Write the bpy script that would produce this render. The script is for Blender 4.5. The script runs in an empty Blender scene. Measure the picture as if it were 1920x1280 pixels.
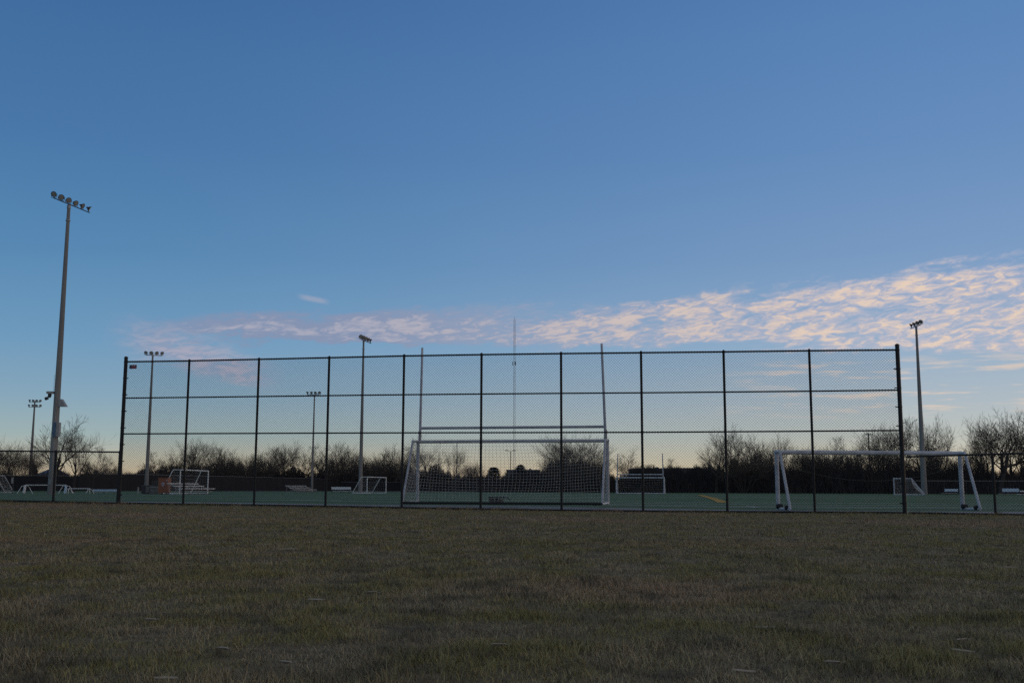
import bpy, math, random
import numpy as np
from mathutils import Vector, Matrix

random.seed(7)
RNG = np.random.default_rng(11)
C = bpy.context.scene.collection
R = math.radians

# ------------------------------------------------------------------ camera
F, CX, CY = 2000.0, 960.0, 640.0
PITCH, ROLL, CAMZ = math.atan(277 / 2000.0), 0.0028, 0.57
CAMM = Matrix.Rotation(R(90) + PITCH, 3, 'X') @ Matrix.Rotation(ROLL, 3, 'Z')
CAM = Vector((0, 0, CAMZ))
cd = bpy.data.cameras.new('camera')
cam = bpy.data.objects.new('camera', cd)
C.objects.link(cam)
cam.matrix_world = Matrix.Translation(CAM) @ CAMM.to_4x4()
cd.sensor_width = 36.0
cd.lens = F / 1920.0 * 36.0
cd.clip_start, cd.clip_end = 0.1, 12000
bpy.context.scene.camera = cam


def ray(px, py):
    return CAMM @ Vector(((px - CX) / F, (CY - py) / F, -1.0))


def at(px, py, Y):
    """world point at world depth Y seen at a place of the photograph"""
    d = ray(px, py)
    return CAM + d * (Y / d.y)


def xat(px, Y, z=0.0):
    y = 917.0
    for _ in range(4):
        p = at(px, y, Y)
        s = F / Y
        y += (p.z - z) * s
    return at(px, y, Y).x


def depth_for(p0, p1, H):
    a, b = ray(*p0), ray(*p1)
    return H / (b.z / b.y - a.z / a.y)


# ------------------------------------------------------------------ materials
def lin(r, g, b):
    f = lambda c: (c / 255 / 12.92) if c / 255 <= 0.04045 else ((c / 255 + 0.055) / 1.055) ** 2.4
    return (f(r), f(g), f(b), 1.0)


def mat(name, c1, c2=None, scale=4.0, rough=0.6, metal=0.0, bump=0.0, stretch=(1, 1, 1), detail=5.0, spec=0.3):
    m = bpy.data.materials.new(name)
    m.use_nodes = True
    nt = m.node_tree
    b = nt.nodes['Principled BSDF']
    b.inputs['Roughness'].default_value = rough
    b.inputs['Metallic'].default_value = metal
    b.inputs['Specular IOR Level'].default_value = spec
    c1 = tuple(c1)[:3] + (1,)
    c2 = tuple(c2)[:3] + (1,) if c2 else tuple(x * 0.7 for x in c1[:3]) + (1,)
    tc = nt.nodes.new('ShaderNodeTexCoord')
    mp = nt.nodes.new('ShaderNodeMapping')
    mp.inputs['Scale'].default_value = stretch
    nz = nt.nodes.new('ShaderNodeTexNoise')
    nz.inputs['Scale'].default_value = scale
    nz.inputs['Detail'].default_value = detail
    rp = nt.nodes.new('ShaderNodeValToRGB')
    rp.color_ramp.elements[0].position = 0.35
    rp.color_ramp.elements[1].position = 0.65
    rp.color_ramp.elements[0].color = c1
    rp.color_ramp.elements[1].color = c2
    L = nt.links.new
    L(tc.outputs['Object'], mp.inputs['Vector'])
    L(mp.outputs['Vector'], nz.inputs['Vector'])
    L(nz.outputs['Fac'], rp.inputs['Fac'])
    L(rp.outputs['Color'], b.inputs['Base Color'])
    if bump:
        bp = nt.nodes.new('ShaderNodeBump')
        bp.inputs['Strength'].default_value = bump
        bp.inputs['Distance'].default_value = 0.02
        L(nz.outputs['Fac'], bp.inputs['Height'])
        L(bp.outputs['Normal'], b.inputs['Normal'])
    return m


M_BLACK = mat('black_vinyl', (0.012, 0.012, 0.014), (0.02, 0.02, 0.02), 6, 0.5)
M_BLACKMESH = mat('black_vinyl_wire', (0.010, 0.010, 0.011), (0.016, 0.016, 0.017), 3, 0.6)
M_WHITE = mat('white_painted_metal', (0.80, 0.80, 0.80), (0.62, 0.63, 0.65), 3, 0.4, bump=0.05)
M_GOALWHITE = mat('weathered_white_metal', (0.58, 0.60, 0.65), (0.40, 0.42, 0.48), 2.2, 0.45, bump=0.05)
M_NET = mat('white_net_cord', (0.62, 0.60, 0.58), (0.5, 0.48, 0.46), 2, 0.8)
M_CONC = mat('concrete_pole', (0.27, 0.26, 0.25), (0.20, 0.195, 0.19), 1.5, 0.8, stretch=(1, 1, 0.15), bump=0.1)
M_STEEL = mat('galvanised_steel', (0.34, 0.35, 0.36), (0.26, 0.27, 0.28), 5, 0.45, 0.6)
M_DARKMETAL = mat('dark_metal', (0.035, 0.037, 0.042), (0.05, 0.05, 0.055), 4, 0.5)
M_GLASS = mat('lamp_glass', (0.40, 0.37, 0.35), (0.30, 0.28, 0.28), 3, 0.15, spec=0.6)
M_ALU = mat('aluminium_plank', (0.72, 0.73, 0.75), (0.58, 0.60, 0.63), 6, 0.35, 0.2)
M_ALUBLUE = mat('pale_blue_plank', (0.50, 0.66, 0.80), (0.42, 0.56, 0.72), 6, 0.4)
M_OLDALU = mat('weathered_plank', (0.42, 0.41, 0.40), (0.32, 0.31, 0.31), 5, 0.6)
M_ORANGE = mat('orange_panel', (0.34, 0.125, 0.065), (0.25, 0.095, 0.055), 3, 0.5)
M_CREST = mat('crest_paint', (0.45, 0.45, 0.50), (0.33, 0.35, 0.45), 14, 0.5)
M_GREYBOX = mat('grey_box', (0.17, 0.165, 0.155), (0.12, 0.118, 0.11), 3, 0.7)
M_DARKBOX = mat('dark_box', (0.055, 0.052, 0.06), (0.04, 0.04, 0.045), 3, 0.7)
M_SIGNRED = mat('sign_red', (0.28, 0.05, 0.07), (0.20, 0.04, 0.06), 8, 0.5)
M_SIGNDARK = mat('sign_dark', (0.05, 0.06, 0.10), (0.07, 0.07, 0.11), 8, 0.5)
M_SIGNPALE = mat('sign_pale', (0.55, 0.5, 0.52), (0.45, 0.42, 0.45), 8, 0.5)
M_CABBLUE = mat('blue_grey_cabinet', (0.09, 0.16, 0.25), (0.07, 0.12, 0.20), 4, 0.5)
M_CABGREY = mat('pale_grey_cabinet', (0.36, 0.35, 0.35), (0.28, 0.28, 0.28), 4, 0.5)
M_BARK = mat('bark', (0.060, 0.050, 0.043), (0.038, 0.032, 0.030), 2, 0.9)
M_TWIG = mat('twigs', (0.115, 0.090, 0.072), (0.075, 0.060, 0.050), 1.0, 0.9)
M_BARKPALE = mat('pale_bark', (0.12, 0.10, 0.085), (0.08, 0.07, 0.06), 2, 0.9)
M_BRUSH = mat('brush_twigs', (0.052, 0.040, 0.037), (0.030, 0.024, 0.025), 0.3, 0.95, detail=8)
M_CONIFER = mat('conifer_needles', (0.022, 0.03, 0.026), (0.015, 0.02, 0.02), 1.5, 0.9)
M_SCREEN = mat('windscreen_fabric', (0.014, 0.013, 0.015), (0.02, 0.018, 0.02), 0.6, 0.9, stretch=(1, 1, 0.1))
M_WALLDARK = mat('building_wall', (0.07, 0.075, 0.095), (0.055, 0.058, 0.075), 0.4, 0.8)
M_ROOFBLUE = mat('blue_grey_roof', (0.07, 0.098, 0.15), (0.055, 0.078, 0.12), 1.0, 0.8)
M_WINDOW = mat('window_glass', (0.03, 0.035, 0.045), (0.02, 0.025, 0.03), 1.0, 0.15, spec=0.6)
M_LINE_W = mat('white_turf_paint', (0.55, 0.58, 0.58), (0.30, 0.36, 0.34), 6, 0.9)
M_LINE_WB = mat('bright_white_turf_paint', (0.62, 0.64, 0.66), (0.5, 0.52, 0.55), 6, 0.9)
M_LINE_Y = mat('yellow_turf_paint', (0.46, 0.27, 0.035), (0.34, 0.21, 0.035), 3, 0.9)
M_ASPHALT = mat('asphalt', (0.27, 0.27, 0.285), (0.21, 0.21, 0.225), 1.2, 0.85, bump=0.2, detail=9)
M_FOOTSHADE = mat('fence_foot_shade', (0.020, 0.018, 0.016), (0.035, 0.03, 0.026), 3, 0.95, bump=0.5)  # near-black tone, painted shade for the foot of the fence
M_FAR = mat('far_ground', (0.06, 0.06, 0.035), (0.045, 0.04, 0.03), 0.05, 0.95)
M_TURF = mat('artificial_turf', (0.062, 0.126, 0.046), (0.045, 0.094, 0.036), 0.25, 0.9, stretch=(1, 1, 1), detail=10)
M_REDMAST = mat('mast_paint', (0.20, 0.07, 0.06), (0.16, 0.08, 0.07), 0.02, 0.6)
M_LEAF = mat('dead_leaf', (0.40, 0.34, 0.28), (0.28, 0.23, 0.18), 20, 0.8)
M_STRAW = mat('dry_straw', (0.36, 0.31, 0.25), (0.26, 0.22, 0.17), 20, 0.8)


# ------------------------------------------------------------------ mesh builder
class MB:
    def __init__(s):
        s.v, s.f = [], []

    def box(s, c, d, rz=0.0, M=None):
        """box of full size d centred at c"""
        n = len(s.v)
        cs, sn = math.cos(rz), math.sin(rz)
        for x in (-.5, .5):
            for y in (-.5, .5):
                for z in (-.5, .5):
                    p = (x * d[0], y * d[1], z * d[2])
                    q = Vector((c[0] + p[0] * cs - p[1] * sn, c[1] + p[0] * sn + p[1] * cs, c[2] + p[2]))
                    s.v.append(tuple(M @ q) if M else tuple(q))
        for a in ((0, 1, 3, 2), (4, 6, 7, 5), (0, 4, 5, 1), (2, 3, 7, 6), (0, 2, 6, 4), (1, 5, 7, 3)):
            s.f.append(tuple(n + i for i in a))
        return s

    def tube(s, pts, rad, n=8, cap=True):
        pts = [Vector(p) for p in pts]
        if not hasattr(rad, '__len__'):
            rad = [rad] * len(pts)
        base = len(s.v)
        up = None
        for i, p in enumerate(pts):
            t = (pts[min(i + 1, len(pts) - 1)] - pts[max(i - 1, 0)])
            t = t.normalized() if t.length > 1e-9 else Vector((0, 0, 1))
            if up is None:
                a = Vector((0, 0, 1)) if abs(t.z) < 0.9 else Vector((1, 0, 0))
                up = (a - t * a.dot(t)).normalized()
            else:
                up = up - t * up.dot(t)
                up = up.normalized() if up.length > 1e-6 else t.orthogonal().normalized()
            sd = t.cross(up)
            for k in range(n):
                an = 2 * math.pi * k / n
                s.v.append(tuple(p + (up * math.cos(an) + sd * math.sin(an)) * rad[i]))
        for i in range(len(pts) - 1):
            for k in range(n):
                a, b = base + i * n + k, base + i * n + (k + 1) % n
                s.f.append((a, b, b + n, a + n))
        if cap and n > 3:
            s.f.append(tuple(base + k for k in reversed(range(n))))
            e = base + (len(pts) - 1) * n
            s.f.append(tuple(e + k for k in range(n)))
        return s

    def lathe(s, c, axis, prof, n=14):
        """prof: list of (distance along axis, radius)"""
        ax = Vector(axis).normalized()
        u = ax.orthogonal().normalized()
        w = ax.cross(u)
        base = len(s.v)
        for (h, r) in prof:
            for k in range(n):
                an = 2 * math.pi * k / n
                s.v.append(tuple(Vector(c) + ax * h + (u * math.cos(an) + w * math.sin(an)) * r))
        for i in range(len(prof) - 1):
            for k in range(n):
                a, b = base + i * n + k, base + i * n + (k + 1) % n
                s.f.append((a, b, b + n, a + n))
        s.f.append(tuple(base + k for k in reversed(range(n))))
        e = base + (len(prof) - 1) * n
        s.f.append(tuple(e + k for k in range(n)))
        return s

    def quad(s, a, b, c, d):
        n = len(s.v)
        s.v += [tuple(a), tuple(b), tuple(c), tuple(d)]
        s.f.append((n, n + 1, n + 2, n + 3))
        return s

    def prism(s, poly, off):
        """closed flat polygon (3-D points) pushed along off"""
        n, k = len(s.v), len(poly)
        off = Vector(off)
        s.v += [tuple(Vector(p)) for p in poly] + [tuple(Vector(p) + off) for p in poly]
        s.f.append(tuple(n + i for i in range(k)))
        s.f.append(tuple(n + k + i for i in reversed(range(k))))
        for i in range(k):
            j = (i + 1) % k
            s.f.append((n + i, n + k + i, n + k + j, n + j))
        return s

    def mesh(s, name, m, smooth=False):
        me = bpy.data.meshes.new(name)
        me.from_pydata(s.v, [], s.f)
        if smooth:
            me.shade_smooth()
        me.materials.append(m)
        me.update()
        return me

    def build(s, name, m, parent=None, smooth=False):
        o = bpy.data.objects.new(name, s.mesh(name, m, smooth))
        C.objects.link(o)
        if parent:
            o.parent = parent
        return o


def tag(o, label=None, cat=None, group=None, kind=None):
    if label: o['label'] = label
    if cat: o['category'] = cat
    if group: o['group'] = group
    if kind: o['kind'] = kind
    return o


def thing(name, loc, rz=0.0, label=None, cat=None, group=None):
    o = bpy.data.objects.new(name, None)
    o.empty_display_size = 0.2
    C.objects.link(o)
    o.location = loc
    o.rotation_euler = (0, 0, rz)
    return tag(o, label, cat, group)


def copy_tree(o, parent=None):
    c = o.copy()
    C.objects.link(c)
    c.parent = parent
    for ch in o.children:
        copy_tree(ch, c)
    return c


def np_mesh(name, verts, tri=None, quad=None, m=None, attr=None):
    me = bpy.data.meshes.new(name)
    nt = 0 if tri is None else len(tri)
    nq = 0 if quad is None else len(quad)
    loops = []
    starts = []
    if nq:
        loops.append(quad.reshape(-1)); starts.append(np.arange(nq) * 4)
    if nt:
        loops.append(tri.reshape(-1)); starts.append(nq * 4 + np.arange(nt) * 3)
    loops = np.concatenate(loops).astype(np.int32)
    starts = np.concatenate(starts).astype(np.int32)
    me.vertices.add(len(verts))
    me.vertices.foreach_set('co', verts.astype(np.float32).reshape(-1))
    me.loops.add(len(loops))
    me.loops.foreach_set('vertex_index', loops)
    me.polygons.add(len(starts))
    me.polygons.foreach_set('loop_start', starts)
    if attr is not None:
        a = me.attributes.new('tint', 'FLOAT', 'POINT')
        a.data.foreach_set('value', attr.astype(np.float32))
    me.materials.append(m)
    me.update(calc_edges=True)
    me.validate()
    return me


def np_obj(name, me, parent=None):
    o = bpy.data.objects.new(name, me)
    C.objects.link(o)
    if parent: o.parent = parent
    return o


# ------------------------------------------------------------------ the fence line
FENCE_H = 5.35
YL = depth_for((222, 945), (233, 678), FENCE_H)
YR = depth_for((1697, 963), (1684, 656), FENCE_H)
PL, PR = at(222, 945, YL), at(1697, 963, YR)
FU = Vector((PR.x - PL.x, PR.y - PL.y, 0)); FLEN = FU.length; FU.normalize()     # along the fence, left to right
FN = Vector((-FU.y, FU.x, 0))                                                     # away from the camera, along the field
FANG = math.atan2(FU.y, FU.x)


def fence_t(px, py=950):
    """distance along the fence line at a picture column"""
    d = ray(px, py)
    k = d.x / d.y
    # PL.x + t*FU.x = k*(PL.y + t*FU.y)
    return (k * PL.y - PL.x) / (FU.x - k * FU.y)


def fpt(t, z=0.0, off=0.0):
    return Vector((PL.x + FU.x * t + FN.x * off, PL.y + FU.y * t + FN.y * off, z))


def interp(x, xs, ys):
    return float(np.interp(x, xs, ys))


post_px = [222, 343, 476, 610, 753, 901, 1053, 1206, 1364, 1528, 1697]
base_py = [945, 947, 948.8, 951, 953.7, 956.3, 958.8, 960.3, 961.4, 962.4, 963.5]
top_px = [233, 353, 485, 618, 756, 902, 1053, 1205, 1359, 1521.5, 1684.5]
top_py = [678, 676.3, 673.3, 670.3, 667, 664.6, 662.6, 661, 659.3, 657.3, 655.8]
mid_py = [746, 744.6, 743, 741.3, 739.6, 738.3, 737, 736, 734.6, 733, 731]
low_py = [813, 812.5, 812, 811.5, 811, 810.7, 810.4, 810, 809, 808, 806.5]
PT = [fence_t(px, py) for px, py in zip(post_px, base_py)]
PBASE, PTOP, PMID, PLOW = [], [], [], []
for i, t in enumerate(PT):
    Y = fpt(t).y
    PBASE.append(at(post_px[i], base_py[i], Y).z)
    PTOP.append(at(top_px[i], top_py[i], Y).z)
    PMID.append(at(top_px[i], mid_py[i], Y).z)
    PLOW.append(at(post_px[i], low_py[i], Y).z)
print('FENCE', YL, YR, FLEN, math.degrees(FANG), [round(x, 2) for x in PBASE], [round(x, 2) for x in PTOP])

# extend the base line to both sides
TL0, TR0 = fence_t(-260, 938), fence_t(2150, 967)
BT = [TL0, fence_t(0, 940)] + PT + [fence_t(1920, 966), TR0]
BZ = [at(0, 940.5, fpt(fence_t(0)).y).z, at(0, 940.5, fpt(fence_t(0)).y).z] + PBASE + [at(1920, 967.5, fpt(fence_t(1920)).y).z] * 2


def base_z(t):
    return interp(t, BT, BZ)


PATHW = 2.2
edge_px = [-260, 0, 225, 340, 490, 620, 970, 1200, 1364, 1528, 1700, 2150]
edge_py = [935, 936.5, 939.6, 941, 943.2, 945.2, 948, 952.5, 955, 956.5, 957.8, 959.5]
EDGE_T, EDGE_Z = [], []
for px, py in zip(edge_px, edge_py):
    t = fence_t(px)
    p = fpt(t, 0, PATHW)
    EDGE_T.append(t + (0))
    EDGE_Z.append(min(0.05, at(px, py, p.y).z))


def field_z(u, v):
    e = interp(u, EDGE_T, EDGE_Z)
    k = min(1, max(0, (v - PATHW) / 38.0))
    k = k * k * (3 - 2 * k)
    return e * (1 - k)


def uv(p):
    q = Vector((p[0] - PL.x, p[1] - PL.y, 0))
    return q.dot(FU), q.dot(FN)


def fz(x, y):
    u, v = uv((x, y))
    if v >= PATHW: return field_z(u, v)
    if v >= 0:
        k = v / PATHW
        return base_z(u) * (1 - k) + field_z(u, PATHW) * k
    return base_z(u)


# ------------------------------------------------------------------ setting: ground
# far ground reaching the horizon, dropping beneath the near surfaces
mb = MB()
ys = [-400, -60, 60, 110, 150, 200, 300, 700, 2000, 6000]
xs = [-6000, -1500, -500, -160, 0, 160, 500, 1500, 6000]
for y in ys:
    for x in xs:
        z = -0.6 if y < 110 and abs(x) < 170 else -0.03
        if y >= 150: z = -0.03
        mb.v.append((x, y, z))
for j in range(len(ys) - 1):
    for i in range(len(xs) - 1):
        a = j * len(xs) + i
        mb.f.append((a, a + 1, a + 1 + len(xs), a + len(xs)))
tag(mb.build('ground', M_FAR), kind='structure')


def grid_uv(name, us, vs, zf, m):
    b = MB()
    for v in vs:
        for u in us:
            p = fpt(u, 0, v)
            b.v.append((p.x, p.y, zf(u, v)))
    n = len(us)
    for j in range(len(vs) - 1):
        for i in range(n - 1):
            a = j * n + i
            b.f.append((a, a + 1, a + 1 + n, a + n))
    return tag(b.build(name, m, smooth=True), kind='structure')


us = list(np.linspace(-130, 190, 641))
grid_uv('sports_turf', us, [PATHW + 0.0] + [3, 4, 5, 6, 8, 10, 13, 16, 20, 25, 30, 35, 41, 60, 100, 168], lambda u, v: field_z(u, v), M_TURF)
uf = list(np.linspace(TL0 - 30, TR0 + 30, 90))


def path_z(u, v):
    k = v / PATHW
    return base_z(u) * (1 - k) + field_z(u, PATHW) * k


grid_uv('asphalt_path', uf, [0.12, 0.6, 1.1, 1.7, PATHW], path_z, M_ASPHALT)
grid_uv('shade_strip', uf, [-0.22, -0.05, 0.12], lambda u, v: base_z(u) + (0.02 if -0.1 < v < 0.1 else 0.0), M_FOOTSHADE)  # dark strip paints the shade below the fence mesh


# turf markings, thin sheets draped on the turf
def stripe(name, u0, v0, u1, v1, w, m, seg=24, lift=0.016):
    b = MB()
    d = Vector((u1 - u0, v1 - v0)); d.normalize()
    nx, ny = -d.y * w / 2, d.x * w / 2
    for i in range(seg + 1):
        k = i / seg
        for sgn in (-1, 1):
            u = u0 + (u1 - u0) * k + nx * sgn
            v = v0 + (v1 - v0) * k + ny * sgn
            p = fpt(u, 0, v)
            b.v.append((p.x, p.y, field_z(u, v) + lift))
    for i in range(seg):
        b.f.append((2 * i, 2 * i + 2, 2 * i + 3, 2 * i + 1))
    return tag(b.build(name, m), kind='structure')


for v, u0, u1 in ((6.6, 17, 90), (8.8, -60, 90), (13.5, 17, 100), (18.3, -90, 100), (30.5, -110, 17), (45, -110, 120), (75, -110, 120)):
    stripe('white_turf_line', u0, v, u1, v, 0.5 if v < 40 else 1.0, M_LINE_W, 160)
# yellow sideline running up the field, and one bright hash mark
a, b_ = at(1357, 942.5, 54.0), at(1312, 928.0, 118.0)
ua, va = uv(a); ub, vb = uv(b_)
stripe('yellow_turf_line', ua, va, ub, vb, 0.56, M_LINE_Y, 30, 0.02)
a, b_ = at(1400, 946.3, 45.5), at(1423, 950.3, 41.6)
ua, va = uv(a); ub, vb = uv(b_)
stripe('white_hash_mark', ua, va, ub, vb, 0.10, M_LINE_WB, 6, 0.02)
a, b_ = at(545, 941.0, 49), at(640, 939.0, 52)
ua, va = uv(a); ub, vb = uv(b_)
stripe('white_hash_mark', ua, va, ub, vb, 0.22, M_LINE_WB, 6, 0.02)


# ------------------------------------------------------------------ lawn
def vnoise(x, y, cell, seed):
    r = np.random.default_rng(seed).random((256, 256))
    gx, gy = x / cell + 1000, y / cell + 1000
    ix, iy = np.floor(gx).astype(int), np.floor(gy).astype(int)
    fx, fy = gx - ix, gy - iy
    fx = fx * fx * (3 - 2 * fx); fy = fy * fy * (3 - 2 * fy)
    g = lambda a, b: r[a % 256, b % 256]
    return (g(ix, iy) * (1 - fx) + g(ix + 1, iy) * fx) * (1 - fy) + (g(ix, iy + 1) * (1 - fx) + g(ix + 1, iy + 1) * fx) * fy


def lawn_z(x, y):
    """vectorised lawn height"""
    u = (x - PL.x) * FU.x + (y - PL.y) * FU.y
    z = np.interp(u, BT, BZ)
    v = (x - PL.x) * FN.x + (y - PL.y) * FN.y
    k = np.clip(-v / 6.0, 0, 1)
    z = z * 1.0
    zf = np.interp(u, [BT[0], BT[-1]], [-0.06, -0.20])
    z = z * (1 - k) + zf * k
    z = z + k * ((vnoise(x, y, 1.7, 3) - .5) * 0.035 + (vnoise(x, y, 0.45, 4) - .5) * 0.016)
    return z


def lawn_mat():
    m = bpy.data.materials.new('winter_lawn')
    m.use_nodes = True
    nt = m.node_tree; L = nt.links.new
    b = nt.nodes['Principled BSDF']
    b.inputs['Roughness'].default_value = 0.85
    b.inputs['Specular IOR Level'].default_value = 0.15
    tc = nt.nodes.new('ShaderNodeTexCoord')

    def noise(scale, det, off=0.0):
        mp = nt.nodes.new('ShaderNodeMapping'); mp.inputs['Location'].default_value = (off, off * 1.7, 0)
        n = nt.nodes.new('ShaderNodeTexNoise'); n.inputs['Scale'].default_value = scale; n.inputs['Detail'].default_value = det
        L(tc.outputs['Object'], mp.inputs['Vector']); L(mp.outputs['Vector'], n.inputs['Vector'])
        return n.outputs['Fac']

    def ramp(fac, p0, p1):
        r = nt.nodes.new('ShaderNodeMapRange'); r.interpolation_type = 'SMOOTHSTEP'
        r.inputs['From Min'].default_value = p0; r.inputs['From Max'].default_value = p1
        L(fac, r.inputs['Value']); return r.outputs['Result']

    def mix(f, a, c):
        n = nt.nodes.new('ShaderNodeMix'); n.data_type = 'RGBA'
        for s, val in ((0, f), (6, a), (7, c)):
            if isinstance(val, (tuple, float)): n.inputs[s].default_value = val
            else: L(val, n.inputs[s])
        return n.outputs[2]
    at_ = nt.nodes.new('ShaderNodeAttribute'); at_.attribute_name = 'tint'
    straw = mix(at_.outputs['Fac'], LAWN['straw0'], LAWN['straw1'])
    olive = mix(at_.outputs['Fac'], LAWN['olive0'], LAWN['olive1'])
    red = mix(at_.outputs['Fac'], LAWN['red0'], LAWN['red1'])
    c = mix(ramp(noise(1.5, 5), 0.39, 0.62), straw, olive)
    c = mix(ramp(noise(0.16, 3, 31), 0.52, 0.68), c, red)
    c2 = mix(ramp(noise(3.4, 4, 77), 0.46, 0.70), c, (0.10, 0.09, 0.07, 1))
    dk = mix(0.85, c, c2)
    L(dk, b.inputs['Base Color'])
    return m


LAWN = dict(straw0=(0.215, 0.172, 0.098, 1), straw1=(0.50, 0.41, 0.255, 1),
            olive0=(0.172, 0.152, 0.056, 1), olive1=(0.385, 0.33, 0.135, 1),
            red0=(0.27, 0.182, 0.110, 1), red1=(0.55, 0.395, 0.255, 1))
M_LAWN = lawn_mat()
M_THATCH = mat('matted_thatch', (0.155, 0.118, 0.070), (0.09, 0.070, 0.042), 9, 0.95, bump=0.6, detail=10)

# the lawn sheet
xs = np.concatenate([np.linspace(-120, -16, 20)[:-1], np.linspace(-16, 16, 81), np.linspace(16, 120, 20)[1:]])
nv = 90
V = []
for x in xs:
    # end of the lawn at the fence line (v = -0.22)
    q = fpt(0, 0, -0.22)
    yend = q.y + (x - q.x) * FU.y / FU.x
    yy = np.concatenate([[-60, -20, -5], np.linspace(1.5, yend, nv - 3)])
    V.append(np.stack([np.full(nv, x), yy], 1))
V = np.array(V)
zz = lawn_z(V[..., 0].ravel(), V[..., 1].ravel()).reshape(V.shape[:2])
VV = np.concatenate([V, zz[..., None]], 2).reshape(-1, 3)
idx = np.arange(len(xs) * nv).reshape(len(xs), nv)
Q = np.stack([idx[:-1, :-1], idx[1:, :-1], idx[1:, 1:], idx[:-1, 1:]], -1).reshape(-1, 4)
tag(np_obj('lawn', np_mesh('lawn', VV, quad=Q, m=M_THATCH)), kind='structure')

# grass blades: short, matted, denser near the camera
P, LN, WD = [], [], []
for y0, y1, dens, ln, wd in ((3.6, 6.5, 5600, 0.050, 0.0028), (6.5, 10, 3600, 0.050, 0.0036), (10, 16, 1800, 0.046, 0.0050),
                             (16, 25, 800, 0.044, 0.0072), (25, 41, 380, 0.042, 0.010)):
    w1 = 0.62 * y1 + 1.0
    n = int(dens * (y1 - y0) * 2 * w1)
    y = RNG.uniform(y0, y1, n); x = RNG.uniform(-w1, w1, n)
    v = (x - PL.x) * FN.x + (y - PL.y) * FN.y
    keep = (np.abs(x) < 0.62 * y + 1.0) & (v < -0.15)
    x, y = x[keep], y[keep]
    P.append(np.stack([x, y], 1)); LN.append(np.full(len(x), ln)); WD.append(np.full(len(x), wd))
# untrimmed fringe along the foot of the fence
n = 9000
tt = RNG.uniform(TL0, TR0, n); vv = -0.05 - np.abs(RNG.normal(0, .10, n))
P.append(np.stack([PL.x + FU.x * tt + FN.x * vv, PL.y + FU.y * tt + FN.y * vv], 1)); LN.append(np.full(n, .11) * (0.4 + vnoise(tt, tt * 0, 1.3, 9))); WD.append(np.full(n, .009))
P = np.concatenate(P); LN = np.concatenate(LN); WD = np.concatenate(WD)
n = len(P)
cl = vnoise(P[:, 0], P[:, 1], 0.16, 21) * 0.6 + vnoise(P[:, 0], P[:, 1], 0.5, 22) * 0.55
LN = LN * (0.42 + 1.15 * cl ** 1.8) * RNG.uniform(0.6, 1.45, n)
lng = RNG.random(n) < 0.012
LN[lng] *= 1.8
az = RNG.uniform(0, 2 * np.pi, n) + 0.9 * vnoise(P[:, 0], P[:, 1], 0.8, 5)
lean = np.radians(RNG.uniform(18, 78, n))
z0 = lawn_z(P[:, 0], P[:, 1]) - 0.006
B0 = np.stack([P[:, 0], P[:, 1], z0], 1)
dh = np.stack([np.cos(az), np.sin(az), np.zeros(n)], 1)
up = np.array([0, 0, 1.0])
d1 = dh * np.sin(lean * .6)[:, None] + up * np.cos(lean * .6)[:, None]
l2 = np.clip(lean * 1.35, 0, 1.75)
d2 = dh * np.sin(l2)[:, None] + up * np.cos(l2)[:, None]
B1 = B0 + d1 * (LN * .55)[:, None]
B2 = B1 + d2 * (LN * .5)[:, None]
sa = az + np.pi / 2 + RNG.uniform(-.7, .7, n)
sd = np.stack([np.cos(sa), np.sin(sa), np.zeros(n)], 1)
w = (WD * RNG.uniform(.7, 1.3, n) / 2)[:, None]
VV = np.stack([B0 - sd * w, B0 + sd * w, B1 + sd * w * .8, B1 - sd * w * .8, B2], 1).reshape(-1, 3)
k = np.arange(n) * 5
quad = np.stack([k, k + 1, k + 2, k + 3], 1)
tri = np.stack([k + 3, k + 2, k + 4], 1)
tint = np.clip(RNG.beta(1.6, 2.4, n), 0, 1)
tint = np.where(RNG.random(n) < 0.02, 1.35, tint)
tag(np_obj('grass', np_mesh('grass', VV, tri=tri, quad=quad, m=M_LAWN, attr=np.repeat(tint, 5))), 'short matted winter grass, brown and olive, covering the foreground', 'grass', kind='stuff')
print('BLADES', n)

# litter on the lawn
litter = [(280, 1164, 'leaf', 'curled pale dead leaf on the grass at lower left'),
          (416, 1218, 'leaf', 'thin curled dead leaf low on the left side of the lawn'),
          (594, 1124, 'straw', 'long pale reed blade lying on the lawn left of centre'),
          (697, 1113, 'leaf', 'pale bent leaf on the lawn below the left goal foot'),
          (541, 1029, 'straw', 'pale straw stalk far up the lawn, left of the goal'),
          (312, 1272, 'straw', 'widest pale reed blade at the bottom edge, left side'),
          (535, 1244, 'leaf', 'small bright leaf near the bottom edge, left of centre'),
          (936, 1211, 'leaf', 'curled pale leaf near the bottom, close to the middle'),
          (1395, 1258, 'straw', 'cream reed blade at the bottom edge, right of centre'),
          (1434, 1176, 'straw', 'thin pale stalk on the lawn below the right goal'),
          (1562, 1244, 'leaf', 'folded pale leaf near the bottom edge on the right'),
          (1806, 1220, 'straw', 'pale reed blade low at the right side of the lawn'),
          (1890, 1063, 'straw', 'short pale stalk far up the lawn at the right edge'),
          (776, 999, 'leaf', 'tiny white scrap far up the lawn before the goal'),
          (1805, 1202, 'leaf', 'small white scrap standing just above a reed blade at right')]
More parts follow.
